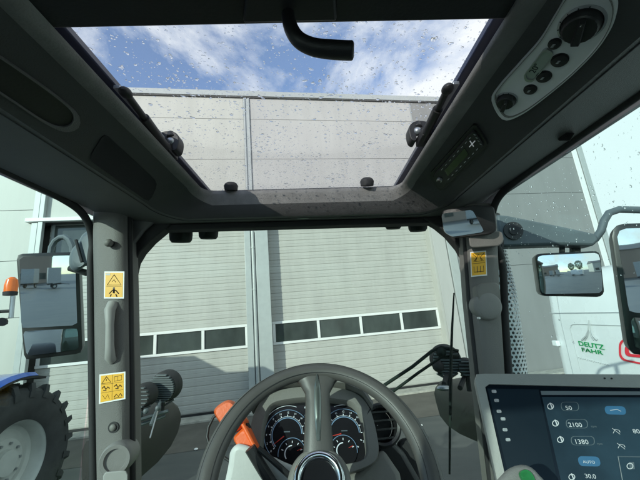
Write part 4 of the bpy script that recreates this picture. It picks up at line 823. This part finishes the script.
def dial(cx, cy, R, flip, needle):
    c = PC.at(cx, cy, -.027); b = MB()
    arc(b, c, R, 40, 225, .0014, 'dial_blue'); arc(b, c, R*.66, 0, 225, .0024, 'dial_blue'); arc(b, c, R*.72, 0, 225, .0007, 'dial_white'); arc(b, c, R*1.18, 20 if flip else 70, 110 if flip else 160, .0012, 'dial_white')
    for i in range(13):
        a = math.radians(225-i*22.5); d = PC.u*math.cos(a)+PC.v*math.sin(a); arc(b, c, R*.76, math.degrees(a)-1.3, math.degrees(a)+1.3, R*.07, 'dial_white', n=2)
        if i < 12: text_into(b, str(i*2), c+d*R*.89-PC.u*.003-PC.v*.0025+PC.n*.0006, PC.u, PC.v, .0066, 'dial_white', .0001)
    a = math.radians(needle); d = PC.u*math.cos(a)+PC.v*math.sin(a); s = PC.n.cross(d); b.add([c+d*R*.15+s*.0015+PC.n*.002, c+d*R*.15-s*.0015+PC.n*.002, c+d*R*.8+PC.n*.002], [(0, 1, 2)], 'dial_red')
    b.add([c-PC.u*.008+PC.v*.004+PC.n*.001, c+PC.u*.008+PC.v*.004+PC.n*.001, c+PC.u*.008+PC.v*.0065+PC.n*.001, c-PC.u*.008+PC.v*.0065+PC.n*.001], [(0, 1, 2, 3)], 'scr_dim')
    T(b, 'gauge', fc)
dial(286, 431, .058, False, 215); dial(345, 430, .058, True, 190)
for cx, cy in ((291, 451), (344, 448)):
    c = PC.at(cx, cy, -.0255); b = MB(); b.cyl(c, PC.n, .034, .001, 'gloss', 40); arc(b, c, .034, -10, 190, .0014, 'dial_blue', .0018); arc(b, c, .017, 90, 220, .0024, 'dial_white', .0018)
    for i in range(5): arc(b, c, .025, 15+i*36, 19+i*36, .005, 'dial_white', .0018, 2)
    arc(b, c, .020, 20, 24, .012, 'dial_red', .002, 2); T(b, 'small_gauge', fc)
b = MB()
for i in range(6):
    p = PC.at(305, 404+i*8, -.027); b.cyl(p, PC.n, .0028, .0008, 'scr_dim' if i % 2 else 'dial_white', 10)
T(b, 'warning_lamps', fc)
b = MB(); b.loops([[PC.at(x, y, h) for x, y in ((238, 486), (248, 468), (262, 474), (312, 480), (360, 468), (384, 444), (402, 470), (420, 560), (215, 560))] for h in (-.16, -.02)], 'dashgrey'); T(b, 'dash_base', bevel=0.015, seg=3)
# round air vent
b = MB(); c = PY(381, 425, .93); ax = (c*-1).normalized(); ax = V((.15, -.9, .3)).normalized()
b.lathe(c, ax, [(.052, -.05), (.052, .01), (.046, .016), (.040, .012), (.038, -.02)], 'black', 36); b.lathe(c, ax, [(.04, -.03), (.001, -.03)], 'black', 24); v_ = T(b, 'air_vent', smooth=True, angle=50)
b = MB(); u2 = V((0, 0, 1)).cross(ax).normalized(); v2 = ax.cross(u2)
for i in range(4):
    q = -.75+i*.5; hw = .040*math.sqrt(1-q*q); b.loops([[c+v2*(q*.04)+u2*(s1*hw)+v2*(s2*.0022)+ax*hh for s1, s2 in ((-1, -1), (1, -1), (1, 1), (-1, 1))] for hh in (-.012, .008)], 'fendertop')
T(b, 'louvre', v_)
b = MB(); b.loops([[PY(x, y, yy) for x, y in ((376, 446), (392, 440), (404, 452), (420, 480), (430, 560), (370, 560))] for yy in (.92, 1.05)], 'black'); b.loops([[PY(x, y, yy) for x, y in ((396, 442), (406, 436), (418, 448), (424, 480), (430, 560), (410, 560))] for yy in (.95, 1.1)], 'rubber'); T(b, 'dash_side', bevel=0.012)
# white steering-column shroud on the left
b = MB(); b.loops([[PY(x, y, yy) for x, y in smooth_loop([(229, 462), (232, 446), (243, 444), (262, 452), (284, 462), (300, 476), (300, 540), (222, 540)], 40)] for yy in (.80, .86)], 'shroud'); T(b, 'column_shroud', bevel=0.012, seg=3)
for pts, r in (([(250, 448), (262, 468), (282, 500)], .012), ([(258, 448), (272, 460), (292, 478)], .006)):
    b = MB(); b.tube([PY(x, y, .78) for x, y in pts], r, 'black', 10); T(b, 'control_stalk', smooth=True)
# ---- steering wheel
WC = PY(319, 478, .64); WU = V((1, 0, 0)); al = math.radians(53); WV = V((0, math.cos(al), math.sin(al))); WN = V((0, -math.sin(al), math.cos(al)))
sw = empty('steering_wheel'); sw.parent = tr
def WP(x, y, h=0): return WC+WU*x+WV*y+WN*h
b = MB(); lps = []
for i in range(96):
    a = 2*math.pi*i/96; d = WU*math.cos(a)+WV*math.sin(a); thick = .0175+.0015*math.cos(2*a)
    lps.append([WC+d*(.196+thick*math.cos(q)*1.02)+WN*(thick*math.sin(q)*.92) for q in [2*math.pi*j/18 for j in range(18)]])
lps.append(lps[0]); b.loops(lps, 'leather', False, False); T(b, 'rim', sw, smooth=True, angle=80)
b = MB()
for s in (0.0165, -0.0165):     # seam lines on the rim cover
    b.tube([WC+(WU*math.cos(a)+WV*math.sin(a))*(.196+s*.62)+WN*.0146 for a in [2*math.pi*i/96 for i in range(97)]], .0006, 'black', 5, cap=False)
T(b, 'rim_seam', sw)
def spoke(ang, hw, r0, r1, flare, m='leather'):
    b = MB(); a = math.radians(ang); d = WU*math.cos(a)+WV*math.sin(a); s = WN.cross(d); lps = []
    for k in range(9):
        t = k/8; r = r0+(r1-r0)*t; w_ = hw*(1+.25*(1-t)**2)+flare*max(0, t-.72)**1.6*9; h = -.030*(1-t)**1.5-.002
        lps.append([WC+d*r+s*(w_*x)+WN*(h+z) for x, z in ((-1, -.006), (-.9, .004), (-.45, .010), (.45, .010), (.9, .004), (1, -.006), (.7, -.016), (-.7, -.016))])
    b.loops(lps, m); return T(b, 'spoke', sw, smooth=True, angle=60)
sp = spoke(90, .025, .03, .192, .030); spoke(212, .028, .03, .192, .02, 'bezel'); spoke(328, .028, .03, .192, .02, 'bezel')
b = MB(); lps = []
for k in range(17):
    t = k/16; r = .062+.122*t; w_ = .0085*math.sin(math.pi*min(1, t*.9+.1))**.5*(.65+.35*t); w_ = max(w_, .001); h = -.030*(1-(r-.03)/.162)**1.5+.009
    lps.append([WP(x*w_, r, h+z) for x, z in ((-1, 0), (-.5, .0022), (.5, .0022), (1, 0))])
b.loops(lps, 'inlay'); ins = T(b, 'spoke_inlay', sp, smooth=True)
b = MB(); b.lathe(WP(0, 0, -.05), WN, [(.055, 0), (.058, .018), (.054, .027), (.050, .030), (.046, .030), (.001, .030)], 'dashgrey', 48, True); T(b, 'hub', sw, smooth=True, angle=50)
b = MB(); b.lathe(WP(0, 0, -.015), WN, [(.0475, -.008), (.047, .001), (.044, .006), (.040, .008), (.035, .006), (.0325, -.002), (.031, -.008)], 'chrome', 48); b.cyl(WP(0, 0, -.022), WN, .033, .004, 'gloss', 40); T(b, 'hub_ring', sw, smooth=True, angle=60)
b = MB(); b.cyl(WP(0, -.03, -.35), WN, .035, .31, 'black', 24); T(b, 'steering_column', sw, smooth=True)
# ---- orange hand-held piece behind the wheel, with its cord
oh = empty('emergency_hammer'); HP = PY(238, 432, .84); oh.location = EYE + CABM@HP
tag(oh, 'orange plastic handle with black cord behind the left side of the steering wheel', 'hammer')
def Hh(mb, name, **k):
    o = mb.build(name, oh, off=(0, 0, 0), **k)
    for v in o.data.vertices: v.co = CABM@(v.co-HP)
    return o
PH = Plane(HP, (0, -.95, .3)); b = MB()
up_ = smooth_loop([(215, 414), (217, 407), (227, 400.5), (234, 402), (243, 415), (246, 424), (232, 434), (226, 430)], 40)
b.loops([PH.many(scaled(up_, .8), -.045), PH.many(up_, -.030), PH.many(up_, .004), PH.many(scaled(up_, .82), .014)], 'orange'); Hh(b, 'head_cap', smooth=True, angle=50)
b = MB(); lo_ = round_poly([(233, 438), (247, 424), (259, 450), (247, 461)], 4, 40); b.loops([PH.many(scaled(lo_, .85), -.045), PH.many(lo_, -.03), PH.many(lo_, .006), PH.many(scaled(lo_, .8), .014)], 'orange')
b.tube([PH.at(244, 424, .014), PH.at(256, 447, .014)], .005, 'orange', 8); Hh(b, 'grip', smooth=True, angle=50)
b = MB(); md = round_poly([(228, 430), (244, 418), (250, 430), (236, 442)], 3, 30); b.loops([PH.many(md, -.035), PH.many(md, .0)], 'black'); Hh(b, 'collar', smooth=True, angle=50)
b = MB(); b.tube([PH.at(x, y, -.02) for x, y in ((219, 411), (211, 417), (206, 427), (204.5, 437), (207, 446), (216, 454), (228, 462), (245, 478), (262, 500))], .0035, 'black', 8); Hh(b, 'cord', smooth=True, angle=80)

# ---- touch screen monitor at the right
PS = Plane(PY(560, 430, .56), (-.30, -.86, .38)); mo = round_poly([(473, 373), (660, 374), (700, 520), (505, 520)], 7, 96); mi_ = align(mo, round_poly([(484.5, 384), (655, 388), (690, 515), (514, 515)], 3, 96))
b = MB(); b.loops([PS.many(scaled(mo, .93), -.045), PS.many(scaled(mo, .995), -.03), PS.many(mo, -.006), PS.many(scaled(mo, .992), .0), PS.many(mi_, .0), PS.many(mi_, -.006)], 'bezel', True, False); mon = T(b, 'monitor', smooth=True, angle=50)
b = MB(); b.loops([PS.many(mi_, -.010), PS.many(mi_, -.004)], 'screen'); scr = T(b, 'screen', mon)
def SP(px, py, h=-.0034): return PS.at(px, py, h)
b = MB()
def quad(pts, m, h=-.0036): b.add([SP(x, y, h) for x, y in pts], [tuple(range(len(pts)))], m)
quad([(487.5, 388), (539, 389), (562, 500), (515, 500)], 'scr_dark', -.0038)
quad([(541, 390.5), (652, 391), (652, 394.5), (542, 394.5)], 'scr_dim'); quad([(542.5, 396.5), (655, 397), (672, 500), (566, 500)], 'scr_panel', -.0038)
for (x, y) in ((494, 391), (496.5, 400), (499, 411), (503, 418.5), (505, 429.5), (508, 439.5)): 
    quad(round_poly([(x-2.4, y-1.6), (x+2.4, y-1.6), (x+3, y+1.6), (x-1.8, y+1.6)], 1, 14), 'scr_icon')
us = (SP(640, 400)-SP(545, 400)).normalized(); vs_ = PS.n.cross(us)
def stext(s, px, py, size, m='scr_text'): text_into(b, s, SP(px, py, -.0034), us, vs_, size, m, .0001, 1.1)
stext('50', 566.5, 409.5, .0085); stext('2100', 569.5, 426.5, .0085); stext('1380', 575.5, 443.5, .0085); stext('30.0', 586, 478, .0075)
stext('rpm', 592, 427, .004, 'scr_dim'); stext('rpm', 598, 444.5, .004, 'scr_dim'); stext('80', 634.5, 433, .008); 
def oring(cx, cy, rx, ry, m='scr_text', t=.75, n=20):
    o_ = [(cx+rx*math.cos(6.283*i/n), cy+ry*math.sin(6.283*i/n)) for i in range(n)]; i_ = scaled(o_, t); L1 = [SP(*p) for p in o_]; L2 = [SP(*p) for p in i_]; b.add(L1+L2, [(i, (i+1) % n, n+(i+1) % n, n+i) for i in range(n)], m)
for x, y in ((551, 406), (556, 423), (561, 439.5), (572.5, 477)):
    oring(x, y, 3.4, 3.2); quad([(x-1, y-3.6), (x+.2, y-3.6), (x+2.6, y+2.6), (x+1.4, y+2.6)], 'scr_text')
for x, y, w1 in ((577, 423.5, 11), (583, 440.5, 12), (567+3, 406, 9)):
    p = round_poly([(x-w1, y-4.5), (x+w1, y-4.5), (x+w1+1, y+4.5), (x-w1+1, y+4.5)], 4.4, 40); q = align(p, scaled(p, .93)); L1 = [SP(*z) for z in p]; L2 = [SP(*z) for z in q]; nn = 40; b.add(L1+L2, [(i, (i+1) % nn, nn+(i+1) % nn, nn+i) for i in range(nn)], 'scr_dim')
quad(round_poly([(605, 405.5), (626, 406), (627.5, 414.5), (606.5, 414)], 4, 30), 'scr_blue'); quad(round_poly([(578, 456), (600, 456.5), (602, 466.5), (580, 466)], 5, 30), 'scr_blue')
b.tube([SP(611, 410), SP(618, 409), SP(622, 411)], .0004, 'scr_text', 4); stext('AUTO', 584, 463, .005)
for x, y in ((617, 431), (622, 446)):
    b.tube([SP(x-4, y-3), SP(x, y), SP(x+4, y+3)], .0004, 'scr_text', 4); b.tube([SP(x-3, y+2), SP(x-1, y-2), SP(x+3, y-1), SP(x+4, y+1)], .0004, 'scr_text', 4)
b.tube([SP(660, 457), SP(619, 456.5), SP(627, 500)], .0007, 'scr_dim', 4); oring(631, 466, 3.4, 3.2); quad([(630, 462), (635, 462), (636, 469), (631, 469)], 'scr_dim')
T(b, 'screen_content', scr)
b = MB(); b.cyl(SP(604.5, 378.4, .0), PS.n, .0013, .0012, 'black', 12); b.cyl(SP(611.5, 378.6, .0), PS.n, .0013, .0012, 'black', 12); T(b, 'light_sensor', mon)
b = MB(); q0 = PS.at(590, 480, -.05); b.tube([q0, q0+V((.02, .0, -.30)), q0+V((.05, -.15, -.5))], .022, 'black', 12); b.box((.20, -.45, -.62), (.42, .42, -.52), 'liner'); T(b, 'monitor_arm', mon, smooth=True)
# joystick with green key
b = MB(); PJ = Plane(PY(523, 478, .42), (-.15, -.75, .62)); jo = smooth_loop([(496, 488), (502, 472), (514, 463.5), (528, 462.5), (540, 472), (550, 492), (545, 560), (500, 560)], 48)
b.loops([PJ.many(scaled(jo, .8), -.05), PJ.many(jo, -.02), PJ.many(scaled(jo, .97), -.004), PJ.many(scaled(jo, .85), .003)], 'knobgrey'); js = T(b, 'joystick', smooth=True, angle=60)
b = MB(); gk = smooth_loop([(518, 475), (522, 471.5), (527, 472), (532, 477), (534, 484), (524, 485)], 32); b.loops([PJ.many(gk, .0), PJ.many(gk, .006), PJ.many(scaled(gk, .85), .0085)], 'greenlamp'); T(b, 'green_key', js, smooth=True, angle=50)
